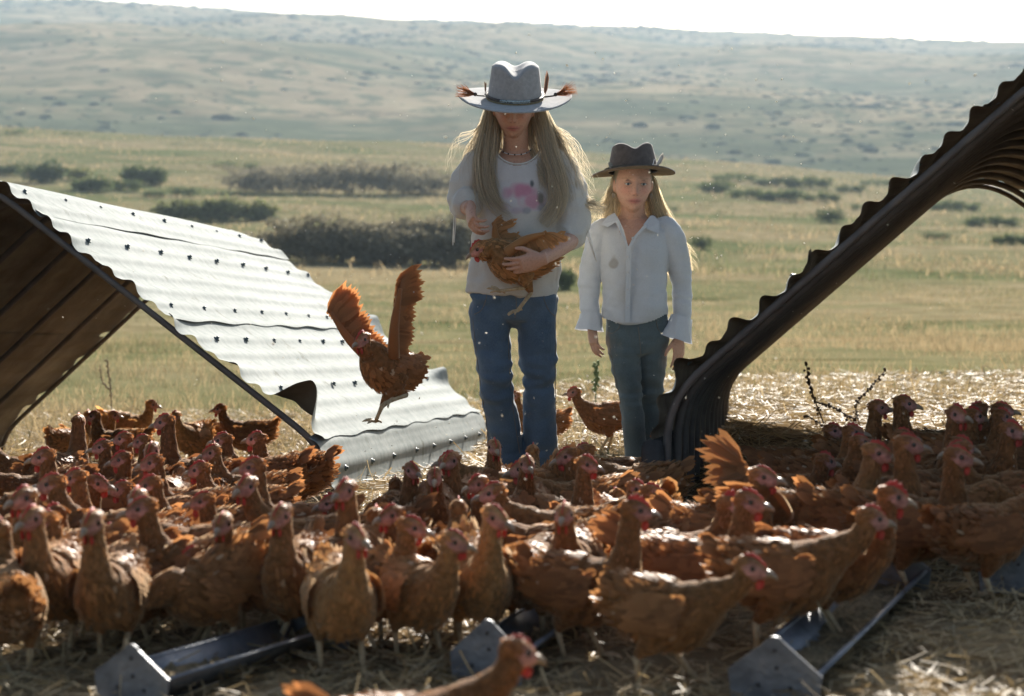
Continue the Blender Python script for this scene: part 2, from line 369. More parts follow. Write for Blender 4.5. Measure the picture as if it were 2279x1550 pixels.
# ------------------------------------------------------------------ hoop shelters of corrugated sheet
AX = nrm(np.array([(1800 - CX) / F, 1.0, (VH - 785) / F]))
def shelter_profile(W, H, zb=.27):
    def bez(p, c, q, n): t = np.linspace(0, 1, n)[:, None]; return (1 - t) ** 2 * p + 2 * t * (1 - t) * c + t * t * q
    C1, C2 = np.array([W, zb]), np.array([0, H + .095]); d = nrm(C2 - C1); B0 = np.array([W + .01, -.06])
    r = np.vstack([B0[None], bez(C1 - [0, zb * .55], C1, C1 + d * .15, 12), bez(C2 - d * .30, C2, C2 + d * [1, -1] * .30, 41)[:21]])
    A = np.vstack([r, r[-2::-1] * [-1, 1]]); L = np.concatenate([[0], np.cumsum(np.linalg.norm(np.diff(A, axis=0), axis=1))]); return A, L
PROF, PL = shelter_profile(1.30, 1.215); LT = PL[-1]
def prof_at(a):                        # arc length -> lateral, height, outward normal
    a = np.asarray(a, float); x = np.interp(a, PL, PROF[:, 0]); z = np.interp(a, PL, PROF[:, 1])
    e = .03; dx = np.interp(a + e, PL, PROF[:, 0]) - np.interp(a - e, PL, PROF[:, 0]); dz = np.interp(a + e, PL, PROF[:, 1]) - np.interp(a - e, PL, PROF[:, 1])
    n = nrm(np.stack([dz, -dx], -1)); return x, z, n
m, t, o = newmat('galvanised_sheet')
v = coords(t, 'Object'); g = N(t, 'NewGeometry')
n1 = tnoise(t, v, 1.6, 6, .6); n2 = tnoise(t, v, 22, 4, .6)
mp = N(t, 'Mapping'); mp.inputs['Scale'].default_value = (6, 6, 6); t.links.new(v, mp.inputs[0])
outc = mixc(t, .5, ramp(t, n1, [(.3, (.20, .225, .215)), (.5, (.27, .295, .28)), (.7, (.32, .335, .32))]), ramp(t, n2, [(.35, (.20, .225, .22)), (.62, (.33, .345, .335))]))
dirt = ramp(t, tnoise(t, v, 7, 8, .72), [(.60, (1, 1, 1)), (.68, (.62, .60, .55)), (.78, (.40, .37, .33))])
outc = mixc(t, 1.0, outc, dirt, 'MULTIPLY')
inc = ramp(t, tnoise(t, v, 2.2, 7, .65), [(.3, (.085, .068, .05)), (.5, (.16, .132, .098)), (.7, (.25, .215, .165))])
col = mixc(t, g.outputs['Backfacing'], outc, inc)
finish(t, o, col, .8, .02, 0.0, bump=tnoise(t, v, 30, 4), bstr=.25, bdist=.004); SHEET = m
RIBM = noisemat('rib_steel', [(.3, (.075, .065, .058)), (.6, (.125, .105, .088)), (.8, (.19, .14, .10))], 12, .55, .4, .2)
SKIDM = noisemat('skid_steel', [(.3, (.022, .021, .021)), (.7, (.06, .055, .05))], 14, .8, .2, 0)
SCREWM = noisemat('screw_cap', [(.3, (.04, .06, .065)), (.7, (.10, .13, .13))], 30, .5)
mb = MB(); a6 = np.linspace(0, 2 * np.pi, 8, endpoint=False)
ringv = [(r * math.cos(q), r * math.sin(q), h) for r, h in ((.013, -.002), (.012, .003), (.007, .004), (.006, .011)) for q in a6] + [(0, 0, .012)]
mb.add(ringv, [gridfaces(4, 8, True), np.array([[24 + j, 24 + (j + 1) % 8, 32] for j in range(8)])])
SCREW = mb.mesh('screw'); SCREW.materials.append(SCREWM)

def shelter(name, label, foot_px, near_d, far_d, side, roll, nribs, sheets, rows, seed, lift):
    # foot_px: photograph pixel of the near foot on the given side (+1 right foot, -1 left foot)
    lat = nrm(np.array([AX[1], -AX[0], 0.])); upv = np.cross(lat, AX); c, s_ = math.cos(roll), math.sin(roll)
    lat, upv = lat * c + upv * s_, upv * c - lat * s_
    foot = py(*foot_px, near_d * .9975); WW = PROF[:, 0].max(); org = foot - lat * side * WW - upv * (.0)
    Ln = (far_d - near_d) / AX[1]
    root = empty(name, org); tag(root, label, 'shelter', 'corrugated hoop shelters')
    def W3(x, z, y): return lat * np.asarray(x)[..., None] + upv * np.asarray(z)[..., None] + AX * np.asarray(y)[..., None]
    rng = np.random.default_rng(seed); pitch = .103; amp = .0042 if side > 0 else .0125
    def surf(a, y, off, k):
        x, z, n = prof_at(a)
        ph = (a / pitch) % 1.0; rib = sstep(.0, .34, ph) * (1 - sstep(.40, .78, ph))          # rounded rib
        h = off + amp * 2 * rib * (.75 + (1.1 if side > 0 else .3) * np.exp(-y / .12)) + .004 * np.sin(a * 9 + y * 1.7 + k) * np.sin(y * 2.1 + k * 2)
        edge = np.exp(-y / .07) + np.exp(-(Ln - y) / .10)
        h = h + edge * (.008 * np.sin(a * 17 + k * 3 + (y > Ln / 2) * 2) + .007 * np.sin(a * 41 + k * 5)) + lift(a, y, Ln)
        return W3(x + n[..., 0] * h, z + n[..., 1] * h, y)
    for k, (a0, a1, off) in enumerate(sheets):
        na = int((a1 - a0) / pitch * 12) + 2; nyy = 56
        yb = np.linspace(0, 1, nyy); yb = np.concatenate([np.linspace(0, .08, 10), np.linspace(.08, .92, 40)[1:-1], np.linspace(.92, 1, 10)])
        A, Y = np.meshgrid(np.linspace(a0, a1, na), yb, indexing='ij')
        ends = -.015 + .03 * rng.random() + .008 * np.sin(A * 23 + k); Yw = ends * (1 - 2 * Y) + Y * Ln + (.012 * np.sin(A * 31 + k * 5)) * (Y > .5)
        edgew = np.where((A - a0 < .02) | (a1 - A < .02), 1, 0) * .006 * np.sin(Yw * 13 + k * 4)
        V = surf(A + edgew, Yw, off, k).reshape(-1, 3)
        me = npmesh('roof_sheet', V, gridfaces(na, len(yb), False)); ob('roof_sheet', me, SHEET, root)
    for i in range(nribs):                                                                    # hoop ribs inside
        y = .02 + (Ln - .06) * i / (nribs - 1); a = np.linspace(.0, LT, 70); x, z, n = prof_at(a)
        r = .014 if 0 < i < nribs - 1 else .0125
        P = W3(x - n[:, 0] * (r + (.010 if 0 < i < nribs - 1 else .003)), z - n[:, 1] * (r + (.010 if 0 < i < nribs - 1 else .003)), np.full(len(a), y)); mb = MB(); tube(mb, P, r * .8, r, hint=AX, n=8, power=.7); mb.obj('hoop_rib', RIBM, root)
    for sd in (-1, 1):                                                                        # base skids
        mb = MB(); P = W3(np.array([sd * (WW + .015)] * 2), np.array([-.10, -.10]) + (.0 if side > 0 else .10), np.array([-.03, Ln + .02]))
        tube(mb, P, .034, .09 if side > 0 else .15, hint=lat, n=16, power=.35); mb.obj('skid', SKIDM, root)
    for a, y0, dy in rows:                                                                    # screws along the ribs
        a = (round(a / pitch - .25) + .25) * pitch; y = y0
        while y < Ln - .05:
            aa = np.array([a]); yy = np.array([y + rng.normal() * .012]); off = max([q[2] for q in sheets if q[0] <= a <= q[1]] + [0])
            p = surf(aa, yy, off, 0)[0]; x, z, n = prof_at(aa); nn = lat * n[0, 0] + upv * n[0, 1]
            Mx = Matrix.Identity(4); q = Vector(nn).to_track_quat('Z', 'Y').to_matrix().to_4x4(); q.translation = Vector(p + nn * .001)
            ob('screw', SCREW, None, root, q); y += dy
    return root, org, lat, upv, Ln
def lift_l(a, y, Ln):
    h = .16 * np.exp(-((a - .40) / .07) ** 2) * np.exp(-(y / .13) ** 2) * (a > .245)                 # curled corner of the second sheet
    h = h + .05 * np.exp(-((a - 1.02) / .05) ** 2) * np.exp(-((Ln - y) / .18) ** 2) + .035 * np.exp(-((a - 1.25) / .06) ** 2) * np.exp(-((Ln - y) / .1) ** 2) + .05 * np.exp(-((a - .55) / .05) ** 2) * np.exp(-((Ln - y) / .16) ** 2)
    return h
def lift_r(a, y, Ln):
    b = LT - a
    return .03 * np.exp(-((b - .42) / .06) ** 2) * np.exp(-(y / .3) ** 2) + .02 * np.exp(-((b - .75) / .05) ** 2) * np.exp(-((y - .5) / .4) ** 2)
PROF, PL = shelter_profile(1.40, 1.215, .16); LT = PL[-1]
SHEETS = [(0, .28, 0), (.25, .99, .006), (.955, 1.66, .013), (1.615, 2.28, .020), (2.24, 2.96, .013), (2.92, LT, .006)]
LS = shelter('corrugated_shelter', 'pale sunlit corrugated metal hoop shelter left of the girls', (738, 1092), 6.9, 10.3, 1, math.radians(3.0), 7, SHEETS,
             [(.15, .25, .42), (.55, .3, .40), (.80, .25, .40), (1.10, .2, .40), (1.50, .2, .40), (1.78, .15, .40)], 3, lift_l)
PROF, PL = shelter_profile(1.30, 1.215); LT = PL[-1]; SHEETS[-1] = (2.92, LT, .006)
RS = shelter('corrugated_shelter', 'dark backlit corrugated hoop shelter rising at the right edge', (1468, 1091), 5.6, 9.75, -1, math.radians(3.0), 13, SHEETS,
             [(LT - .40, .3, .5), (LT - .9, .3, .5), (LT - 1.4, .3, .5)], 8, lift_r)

# ------------------------------------------------------------------ hens
FEATHER = attrmat('hen_feather', .5, .16, .36, 1.0, stint=(1, .74, .46), srough=.3, tgain=1.5)
SKINH = attrmat('hen_body', .8, .08, 0, .45, 70, .5, 1.0, .012, stint=(1, .72, .42), srough=.25)
COMB = noisemat('hen_comb', [(.3, (.42, .04, .03)), (.7, (.58, .09, .06))], 60, .6, .25, 0, .22)
BEAK = noisemat('hen_beak', [(.35, (.16, .11, .08)), (.7, (.38, .27, .16))], 40, .4, .4)
SHANK = noisemat('hen_shank', [(.3, (.30, .20, .10)), (.7, (.48, .36, .21))], 90, .6, .3, 0, 0, .4, 200, bdist=.002)
EYE = noisemat('hen_eye', [(.4, (.012, .008, .006)), (.7, (.03, .016, .008))], 40, .1, .6)
LEGM = [SKINH, SHANK]
FT = np.array([[0, 0, 0], [.30, .44, .05], [.30, -.44, .05], [.78, .42, .03], [.78, -.42, .03], [1, 0, -.04]])
FF3 = np.array([[0, 2, 1], [3, 4, 5]]); FF4 = np.array([[1, 2, 4, 3]])
def feathers(mb, tints, pos, dirv, nor, L, Wd, col, rng, tipk=1.25):
    # pos, dirv, nor: (n,3); L, Wd: (n,); col: (n,3)
    n = len(pos); d = nrm(dirv); b = nrm(np.cross(nor, d)); u = np.cross(d, b)
    V = pos[:, None] + d[:, None] * (FT[None, :, 0:1] * L[:, None, None]) + b[:, None] * (FT[None, :, 1:2] * Wd[:, None, None]) + u[:, None] * (FT[None, :, 2:3] * L[:, None, None])
    o = (np.arange(n) * 6)[:, None, None]
    mb.add(V.reshape(-1, 3), [(FF3[None] + o).reshape(-1, 3), (FF4[None] + o).reshape(-1, 4)])
    k = np.array([.85, .97, .97, 1.03, 1.03, 1 + (tipk - 1) * .6]); tints.append((col[:, None] * k[None, :, None]).reshape(-1, 3))
def bez4(a, b, c, d, n):
    t = np.linspace(0, 1, n)[:, None]; return (1-t)**3*a + 3*t*(1-t)**2*b + 3*t*t*(1-t)*c + t**3*d
RUST = np.array([.27, .108, .038])
def spread_wing(mb, tints, root, e1, e2, span, chord, col, rng, fold=1.0):
    # open wing: e1 along the span, e2 towards the trailing edge
    e1, e2 = nrm(e1), nrm(e2); e2 = nrm(e2 - e1 * np.dot(e1, e2)); e3 = np.cross(e1, e2)
    tube(mb, [root - e1 * .01, root + e1 * span * .3 - e2 * .012, root + e1 * span * .62 - e2 * .004], [.02, .014, .006], n=8, res=8); tints.append(np.tile(col, (8 * 8 + 2, 1)))
    pos, dv, L, W, cc = [], [], [], [], []
    for i in range(16):                                          # primaries
        f = i / 15; pos.append(root + e1 * span * (.48 + .20 * f) - e2 * .004 + e3 * .0015 * i); a = (math.radians(8 + 74 * f) + rng.normal() * .05) * fold
        dv.append(e2 * math.cos(a) + e1 * math.sin(a)); L.append(chord * (1.02 + .22 * math.sin(f * 2.6)) * rng.uniform(.82, 1.12)); W.append(chord * .24); cc.append(col * rng.uniform(.8, 1.35))
    for i in range(15):                                          # secondaries
        f = i / 14; pos.append(root + e1 * span * (.04 + .44 * f) + e3 * .001 * i); a = math.radians(-14 + 20 * f)
        dv.append(e2 * math.cos(a) + e1 * math.sin(a)); L.append(chord * (.80 + .16 * f) * rng.uniform(.82, 1.12)); W.append(chord * .27); cc.append(col * rng.uniform(.75, 1.15))
    for r, (n, l, w) in enumerate(((16, .62, .24), (18, .44, .2), (20, .30, .17), (20, .18, .13))):
        for i in range(n):
            f = (i + rng.random() * .6) / n; pos.append(root + e1 * span * (.02 + .64 * f) + e3 * (.006 + .003 * r) - e2 * (.004 * r))
            a = math.radians(-12 + 50 * f * f); dv.append(e2 * math.cos(a) + e1 * math.sin(a) + e3 * .10); L.append(chord * l * rng.uniform(.85, 1.2)); W.append(chord * w); cc.append(col * rng.uniform(.8, 1.25))
    n = len(pos); feathers(mb, tints, np.array(pos), np.array(dv), np.tile(e3, (n, 1)) + rng.normal(size=(n, 3)) * .16, np.array(L), np.array(W), np.array(cc), rng, 1.4)

def hen(loc, heading, label, seed, neck=(.035, 0, .125), hyaw=0.0, hpitch=-.12, bpitch=0.0, size=1.0, lit_tone=1.0, buff=0.0, comb=1.0,
        stride=0.0, tail=1.0, wings=(None, None), legs=True, M=None, legpose=None, group='hens of the flock', nplume=1500, name='hen', fuzz=1.0):
    rng = np.random.default_rng(seed)
    base = (RUST * (1 - buff) + np.array([.46, .25, .095]) * buff) * lit_tone
    root = empty(name, loc); tag(root, label, 'hen', group)
    if M is None: root.rotation_euler = (0, 0, heading); root.scale = (size,) * 3
    else: root.matrix_world = M
    # --- trunk and neck, one loft from tail stump to head
    B = np.array([[-.128, .190, .010, .010], [-.118, .186, .026, .027], [-.098, .176, .044, .044], [-.055, .160, .061, .056], [-.005, .151, .070, .064], [.040, .153, .070, .062], [.075, .168, .056, .053]])
    c0 = np.array([0, .13]); q = B[:, :2] - c0; cb, sb = math.cos(bpitch), math.sin(bpitch)
    B[:, 0] = q[:, 0] * cb - q[:, 1] * sb; B[:, 1] = q[:, 0] * sb + q[:, 1] * cb + c0[1]
    nb = np.array([B[-1, 0] + .006, 0, B[-1, 1] + .012]); hd0 = nb + np.array([neck[0], neck[1], neck[2]])
    cy_, sy_ = math.cos(hyaw), math.sin(hyaw); hdir = np.array([cy_ * math.cos(hpitch), sy_ * math.cos(hpitch), math.sin(hpitch)])
    t0 = nrm([.75, 0, .66]); nk = bez4(nb, nb + t0 * .035, hd0 - np.array([0, 0, .045]) - hdir * .012, hd0 - hdir * .006, 9)
    body = np.column_stack([B[:, 0], np.zeros(len(B)), B[:, 1], B[:, 2], B[:, 3]])
    nr_ = np.interp(np.linspace(0, 1, 9), [0, .2, .45, .75, 1], [.048, .039, .0295, .0225, .0200])
    path = np.vstack([body[:-1], np.column_stack([nk, nr_, nr_ * .95])]); A = crom(path, 44)
    A[:, 3:] = np.maximum(A[:, 3:], .004); P = A[:, :3]; T, S, U = frames(P, (0, 1, 0)); nseg = 18
    a = np.linspace(0, 2 * np.pi, nseg, endpoint=False); mb = MB()
    lump = 1 + .035 * np.sin(np.arange(44)[:, None] * .9 + a[None] * 3 + seed)
    V = P[:, None] + S[:, None] * (np.cos(a)[None, :, None] * (A[:, 4:5] * lump)[:, :, None]) + U[:, None] * (np.sin(a)[None, :, None] * (A[:, 3:4] * lump)[:, :, None])
    V = np.vstack([V.reshape(-1, 3), P[0]]); mb.add(V, [gridfaces(44, nseg, True), np.array([[44 * nseg, (j + 1) % nseg, j] for j in range(nseg)])]); nbody = 44 * nseg + 1
    # --- head
    hk = 1.16; hs = np.array([-.026, -.022, -.012, 0, .011, .021, .029, .033]) * hk; hr = np.array([.005, .0125, .0190, .0208, .0188, .0142, .0092, .004]) * hk
    side = nrm(np.cross([0, 0, 1], hdir)); hup = np.cross(hdir, side)
    Pc = hd0 + hs[:, None] * hdir + hup * (.004 - .10 * np.maximum(hs, 0)[:, None]); a2 = np.linspace(0, 2 * np.pi, 16, endpoint=False)
    Vh = Pc[:, None] + side * (np.cos(a2)[None, :, None] * hr[:, None, None] * .84) + hup * (np.sin(a2)[None, :, None] * hr[:, None, None])
    mb.add(np.vstack([Vh.reshape(-1, 3), Pc[0], Pc[-1]]), [gridfaces(8, 16, True), np.array([[128, (j + 1) % 16, j] for j in range(16)] + [[129, 112 + j, 112 + (j + 1) % 16] for j in range(16)])]); me = mb.mesh('body')
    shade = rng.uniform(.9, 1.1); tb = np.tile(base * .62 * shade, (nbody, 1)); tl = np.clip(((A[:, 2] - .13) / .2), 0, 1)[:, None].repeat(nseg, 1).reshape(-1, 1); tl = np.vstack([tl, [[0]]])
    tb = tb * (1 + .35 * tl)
    face = np.clip((hs + .012) / .012, 0, 1)[:, None] * np.clip(1.15 - np.maximum(np.sin(a2), 0)[None, :] * 1.25, 0, 1); face = face.reshape(-1, 1)
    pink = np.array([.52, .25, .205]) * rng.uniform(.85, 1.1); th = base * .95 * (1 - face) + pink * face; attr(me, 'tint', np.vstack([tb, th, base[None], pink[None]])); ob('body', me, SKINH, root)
    # --- plumage laid over the loft
    w = (A[:, 3] + A[:, 4]) * .5 * np.concatenate([np.linalg.norm(np.diff(P, axis=0), axis=1), [0]]) + 2e-6; w[:2] = 0; w[30:] *= 1.9; w[-1] = 0
    n = nplume; ii = rng.choice(44, n, p=w / w.sum()); ff = rng.random(n); i2 = np.minimum(ii + 1, 43)
    ang = rng.uniform(0, 2 * np.pi, n)
    def lerp(X): return X[ii] * (1 - ff[:, None]) + X[i2] * ff[:, None]
    c, s_, u_, t_ = lerp(P), lerp(S), lerp(U), lerp(T); rr = lerp(A[:, 3:5])
    rad = nrm(s_ * np.cos(ang)[:, None] / rr[:, 1:2] + u_ * np.sin(ang)[:, None] / rr[:, 0:1])
    pos = c + s_ * (np.cos(ang) * rr[:, 1])[:, None] + u_ * (np.sin(ang) * rr[:, 0])[:, None] - rad * .002
    onneck = np.clip((ii - 22) / 8, 0, 1); L = (.024 * (1 - onneck) + .014 * onneck) * rng.uniform(.7, 1.35, n); Wd = (.0095 * (1 - onneck) + .0052 * onneck) * rng.uniform(.8, 1.25, n)
    dv = -t_ + rad * (rng.uniform(.05, .36, n) * fuzz)[:, None] + rng.normal(size=(n, 3)) * .10 + np.array([0, 0, -.12])
    wmix = rng.uniform(.74, 1.18, n); cc = base[None] * wmix[:, None]
    pale = (rng.random(n) < .02)[:, None]; cc = np.where(pale, np.array([.50, .36, .22]) * lit_tone, cc); bel = np.clip(-np.sin(ang), 0, 1)[:, None] * (1 - onneck[:, None]); cc = cc * (1 - .15 * bel) + np.array([.36, .20, .08]) * lit_tone * .3 * bel
    mb = MB(); tn = []; feathers(mb, tn, pos, dv, rad, L, Wd, cc, rng); 
    n = 70; aa = rng.uniform(.15, np.pi - .15, n); ax = rng.uniform(-.024, .006, n); r_ = np.interp(ax, hs, hr)             # short feathers on the crown
    pos = hd0 + ax[:, None] * hdir + hup * .004 + side * (np.cos(aa) * r_ * .84)[:, None] + hup * (np.sin(aa) * r_)[:, None]; rad = nrm(side * np.cos(aa)[:, None] + hup * np.sin(aa)[:, None])
    feathers(mb, tn, pos, -hdir + rad * .15 + rng.normal(size=(n, 3)) * .1 - hup * .3, rad, rng.uniform(.007, .013, n), np.full(n, .0065), base[None] * rng.uniform(.8, 1.4, n)[:, None], rng)
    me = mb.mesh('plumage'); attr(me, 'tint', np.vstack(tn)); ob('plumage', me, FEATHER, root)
    # --- tail
    if tail > 0:
        mb = MB(); tn = []; tp = np.array([B[1, 0] + .012, 0, B[1, 1] + .012]); k = 12; pos, dv, nn, L = [], [], [], []
        td = rng.uniform(-.2, .5)
        for i in range(k):
            f = (i - (k - 1) / 2) / ((k - 1) / 2); sd = f * .9
            pos.append(tp + np.array([0, f * .014, rng.uniform(-.006, .012)])); dv.append(np.array([-.85 + bpitch * .3, sd * .42, .62 + td * .6 - abs(f) * .45])); nn.append(np.array([.4, 1.0 * np.sign(f + 1e-3), .5])); L.append(.058 * tail * rng.uniform(.75, 1.15))
        feathers(mb, tn, np.array(pos), np.array(dv), np.array(nn), np.array(L), np.full(k, .022), base[None] * rng.uniform(.5, 1.3, k)[:, None], rng, 1.4)
        me = mb.mesh('tail'); attr(me, 'tint', np.vstack(tn)); ob('tail', me, FEATHER, root)
    # --- wings
    for sd, wp in ((1, wings[0]), (-1, wings[1])):
        mb = MB(); tn = []
        if wp is None:
            pos, dv, nn, L, W, cc = [], [], [], [], [], []
            for row, (x0, z0, x1, z1, cnt, l, w) in enumerate(((.060, .186, .045, .122, 14, .032, .015), (.046, .190, .028, .118, 15, .038, .015), (.026, .192, .002, .118, 15, .046, .015), (.002, .192, -.022, .120, 13, .058, .015), (-.016, .188, -.044, .128, 11, .072, .014))):
                for i in range(cnt):
                    f = i / (cnt - 1); x = x0 + (x1 - x0) * f; z = z0 + (z1 - z0) * f; jx = rng.normal() * .005
                    ctr = np.interp(x, B[:, 0], B[:, 1]); hh = np.interp(x, B[:, 0], B[:, 2]); ww = np.interp(x, B[:, 0], B[:, 3])
                    zz = z - .148 + ctr; yy = ww * math.sqrt(max(.10, 1 - ((zz - ctr) / (hh * 1.02)) ** 2)) + .007 + .0022 * (4 - row)
                    pos.append([x + jx, sd * yy, zz]); dv.append([-1, -sd * (.10 + .18 * (row == 4)), -.02 + .28 * (f - .55) + rng.normal() * .05]); nn.append([.0, sd * 1.0, .55 - .5 * f]); L.append(l * rng.uniform(.85, 1.15)); W.append(w); cc.append(base * rng.uniform(.65, 1.25))
            feathers(mb, tn, np.array(pos), np.array(dv), np.array(nn), np.array(L), np.array(W), np.array(cc), rng, 1.45)
        else:
            spread_wing(mb, tn, np.array([.045, sd * .055, B[4, 1] + .035]), np.array(wp[0]), np.array(wp[1]), wp[2], wp[3], base, rng, wp[4] if len(wp) > 4 else 1.0)
        me = mb.mesh('wing'); attr(me, 'tint', np.vstack(tn)); ob('wing', me, FEATHER, root)
    # --- comb, wattles, beak, eyes
    mb = MB(); k = 9; xs = np.linspace(.031, -.012, k) * hk; tp = hd0 + xs[:, None] * hdir + hup * (np.interp(xs, hs, hr) * .92 + .004 - .10 * np.maximum(xs, 0))[:, None]
    ch = .0100 * comb * np.array([.25, .75, .5, 1.0, .65, 1.0, .6, .75, .2]); V = np.vstack([tp + side * .0022 - hup * .003, tp - side * .0022 - hup * .003, tp + hup * ch[:, None] - hdir * .003 + side * .0008, tp + hup * ch[:, None] - hdir * .003 - side * .0008])
    i = np.arange(k - 1); mb.add(V, np.vstack([np.stack([i, i + 1, i + 1 + 2 * k, i + 2 * k], -1), np.stack([i + k + 1, i + k, i + 3 * k, i + 3 * k + 1], -1), np.stack([i + 2 * k, i + 2 * k + 1, i + 3 * k + 1, i + 3 * k], -1)])); mb.obj('comb', COMB, root)
    Rm = np.column_stack([hdir, side, hup])
    for sd in (-1, 1):
        mb = MB(); ellipsoid(mb, hd0 + (hdir * .021 + side * sd * .0065 - hup * (.0150 + .004 * comb)) * hk, (.0065, .0028, .0060 + .004 * comb), Rm, 8, 6); mb.obj('wattle', COMB, root)
        mb = MB(); ellipsoid(mb, hd0 + (hdir * .0090 + side * sd * .0152 + hup * .0065) * hk, (.0056, .0040, .0056), Rm, 8, 6); mb.obj('eye', EYE, root)
    mb = MB(); b0 = hd0 + hdir * .0285 * hk + hup * .0005
    tube(mb, [b0 - hdir * .004, b0 + hdir * .009 + hup * .0004, b0 + hdir * .019 - hup * .003, b0 + hdir * .025 - hup * .0085], [.0085, .0066, .0040, .0009], [.0090, .0070, .0042, .0009], hint=side, n=8)
    mb.obj('beak', BEAK, root)
    # --- legs
    if legs:
        for sd in (-1, 1):
            hip = np.array([-.005, sd * .038, .118]); st = stride * sd
            if legpose is None:
                foot = np.array([.008 + .055 * st, sd * .036, .006 + .02 * max(0, st - .55)]); hock = np.array([-.020 + .030 * st, sd * .038, .062 + .008 * abs(st)])
                fd = np.array([1., 0, 0]); fu = np.array([0, 0, 1.])
            else:
                hock, foot, fd, fu = [np.array(x, float) for x in legpose[0 if sd > 0 else 1]]
            mb = MB(); tube(mb, [hip + np.array([0, 0, .02]), hip * .72 + hock * .28, hip * .35 + hock * .65, hock], [.036, .032, .020, .0085], [.032, .030, .018, .0085], n=10, res=9); nt_ = 9 * 10 + 2
            tube(mb, [hock, hock * .5 + foot * .5, foot], [.0075, .0058, .0062], n=8, mi=1)
            ls = np.cross(fu, fd)
            for an, ln in ((-.55, .036), (0, .043), (.55, .036), (math.pi, .020)):
                dd = fd * math.cos(an) + ls * math.sin(an); tube(mb, [foot, foot + dd * ln * .45 + fu * .003, foot + dd * ln * .85 - fu * .001, foot + dd * ln - fu * .004], [.0058, .0048, .0036, .0012], n=6, mi=1)
            me = mb.mesh('leg'); attr(me, 'tint', np.tile(base * .72, (len(me.vertices), 1))); ob('leg', me, LEGM, root)
    return root

# ---- the flock: u of the body middle, head top v, scale px per metre, heading (0 right, 90 away, 180 left, 270 towards us), head turn, neck kind, tone, buff, label; hens in shade painted darker, sunlit ones lighter
NK = {'up': ((.028, 0, .114), -.10), 'mid': ((.046, 0, .096), -.12), 'fwd': ((.085, 0, .070), -.18), 'low': ((.100, 0, .005), -.45), 'tall': ((.022, 0, .126), -.08), 'peck': ((.105, 0, -.075), -.8)}
KNOWN = []
def place(u, s, hdg, turn, kind, lit_tone, buff, label, stride=0.0, comb=1.0, size=1.0, bp=0.0, tail=1.0, dz=0.0, **kw):
    Y = F / s / math.cos(PITCH) * .998; x = (u - CX) / F * (F / s); z = hzf(x, Y) + dz
    (nx, ny, nz), hp = NK[kind]; i = len(KNOWN); KNOWN.append((u, s))
    rng = np.random.default_rng(500 + i); tr = math.radians(turn + rng.normal() * 12); hdg = hdg + rng.normal() * 8
    return hen((x, Y, z), math.radians(hdg), label, 900 + i * 7, neck=(nx + rng.normal() * .010, .02 * math.sin(tr), nz + rng.normal() * .012), hyaw=tr, hpitch=hp + rng.normal() * .06,
        bpitch=bp + rng.normal() * .05, size=size * rng.uniform(.93, 1.08), lit_tone=(1 + (lit_tone - 1) * .35) * rng.uniform(.85, 1.15), buff=np.clip(buff + rng.uniform(-.08, .16), 0, 1), comb=comb * rng.uniform(.75, 1.2), stride=stride if stride else rng.uniform(-.8, .8), tail=tail * rng.uniform(.8, 1.15), **kw)  # shade and sunlight mixed mildly into the feather colour, plus random variation
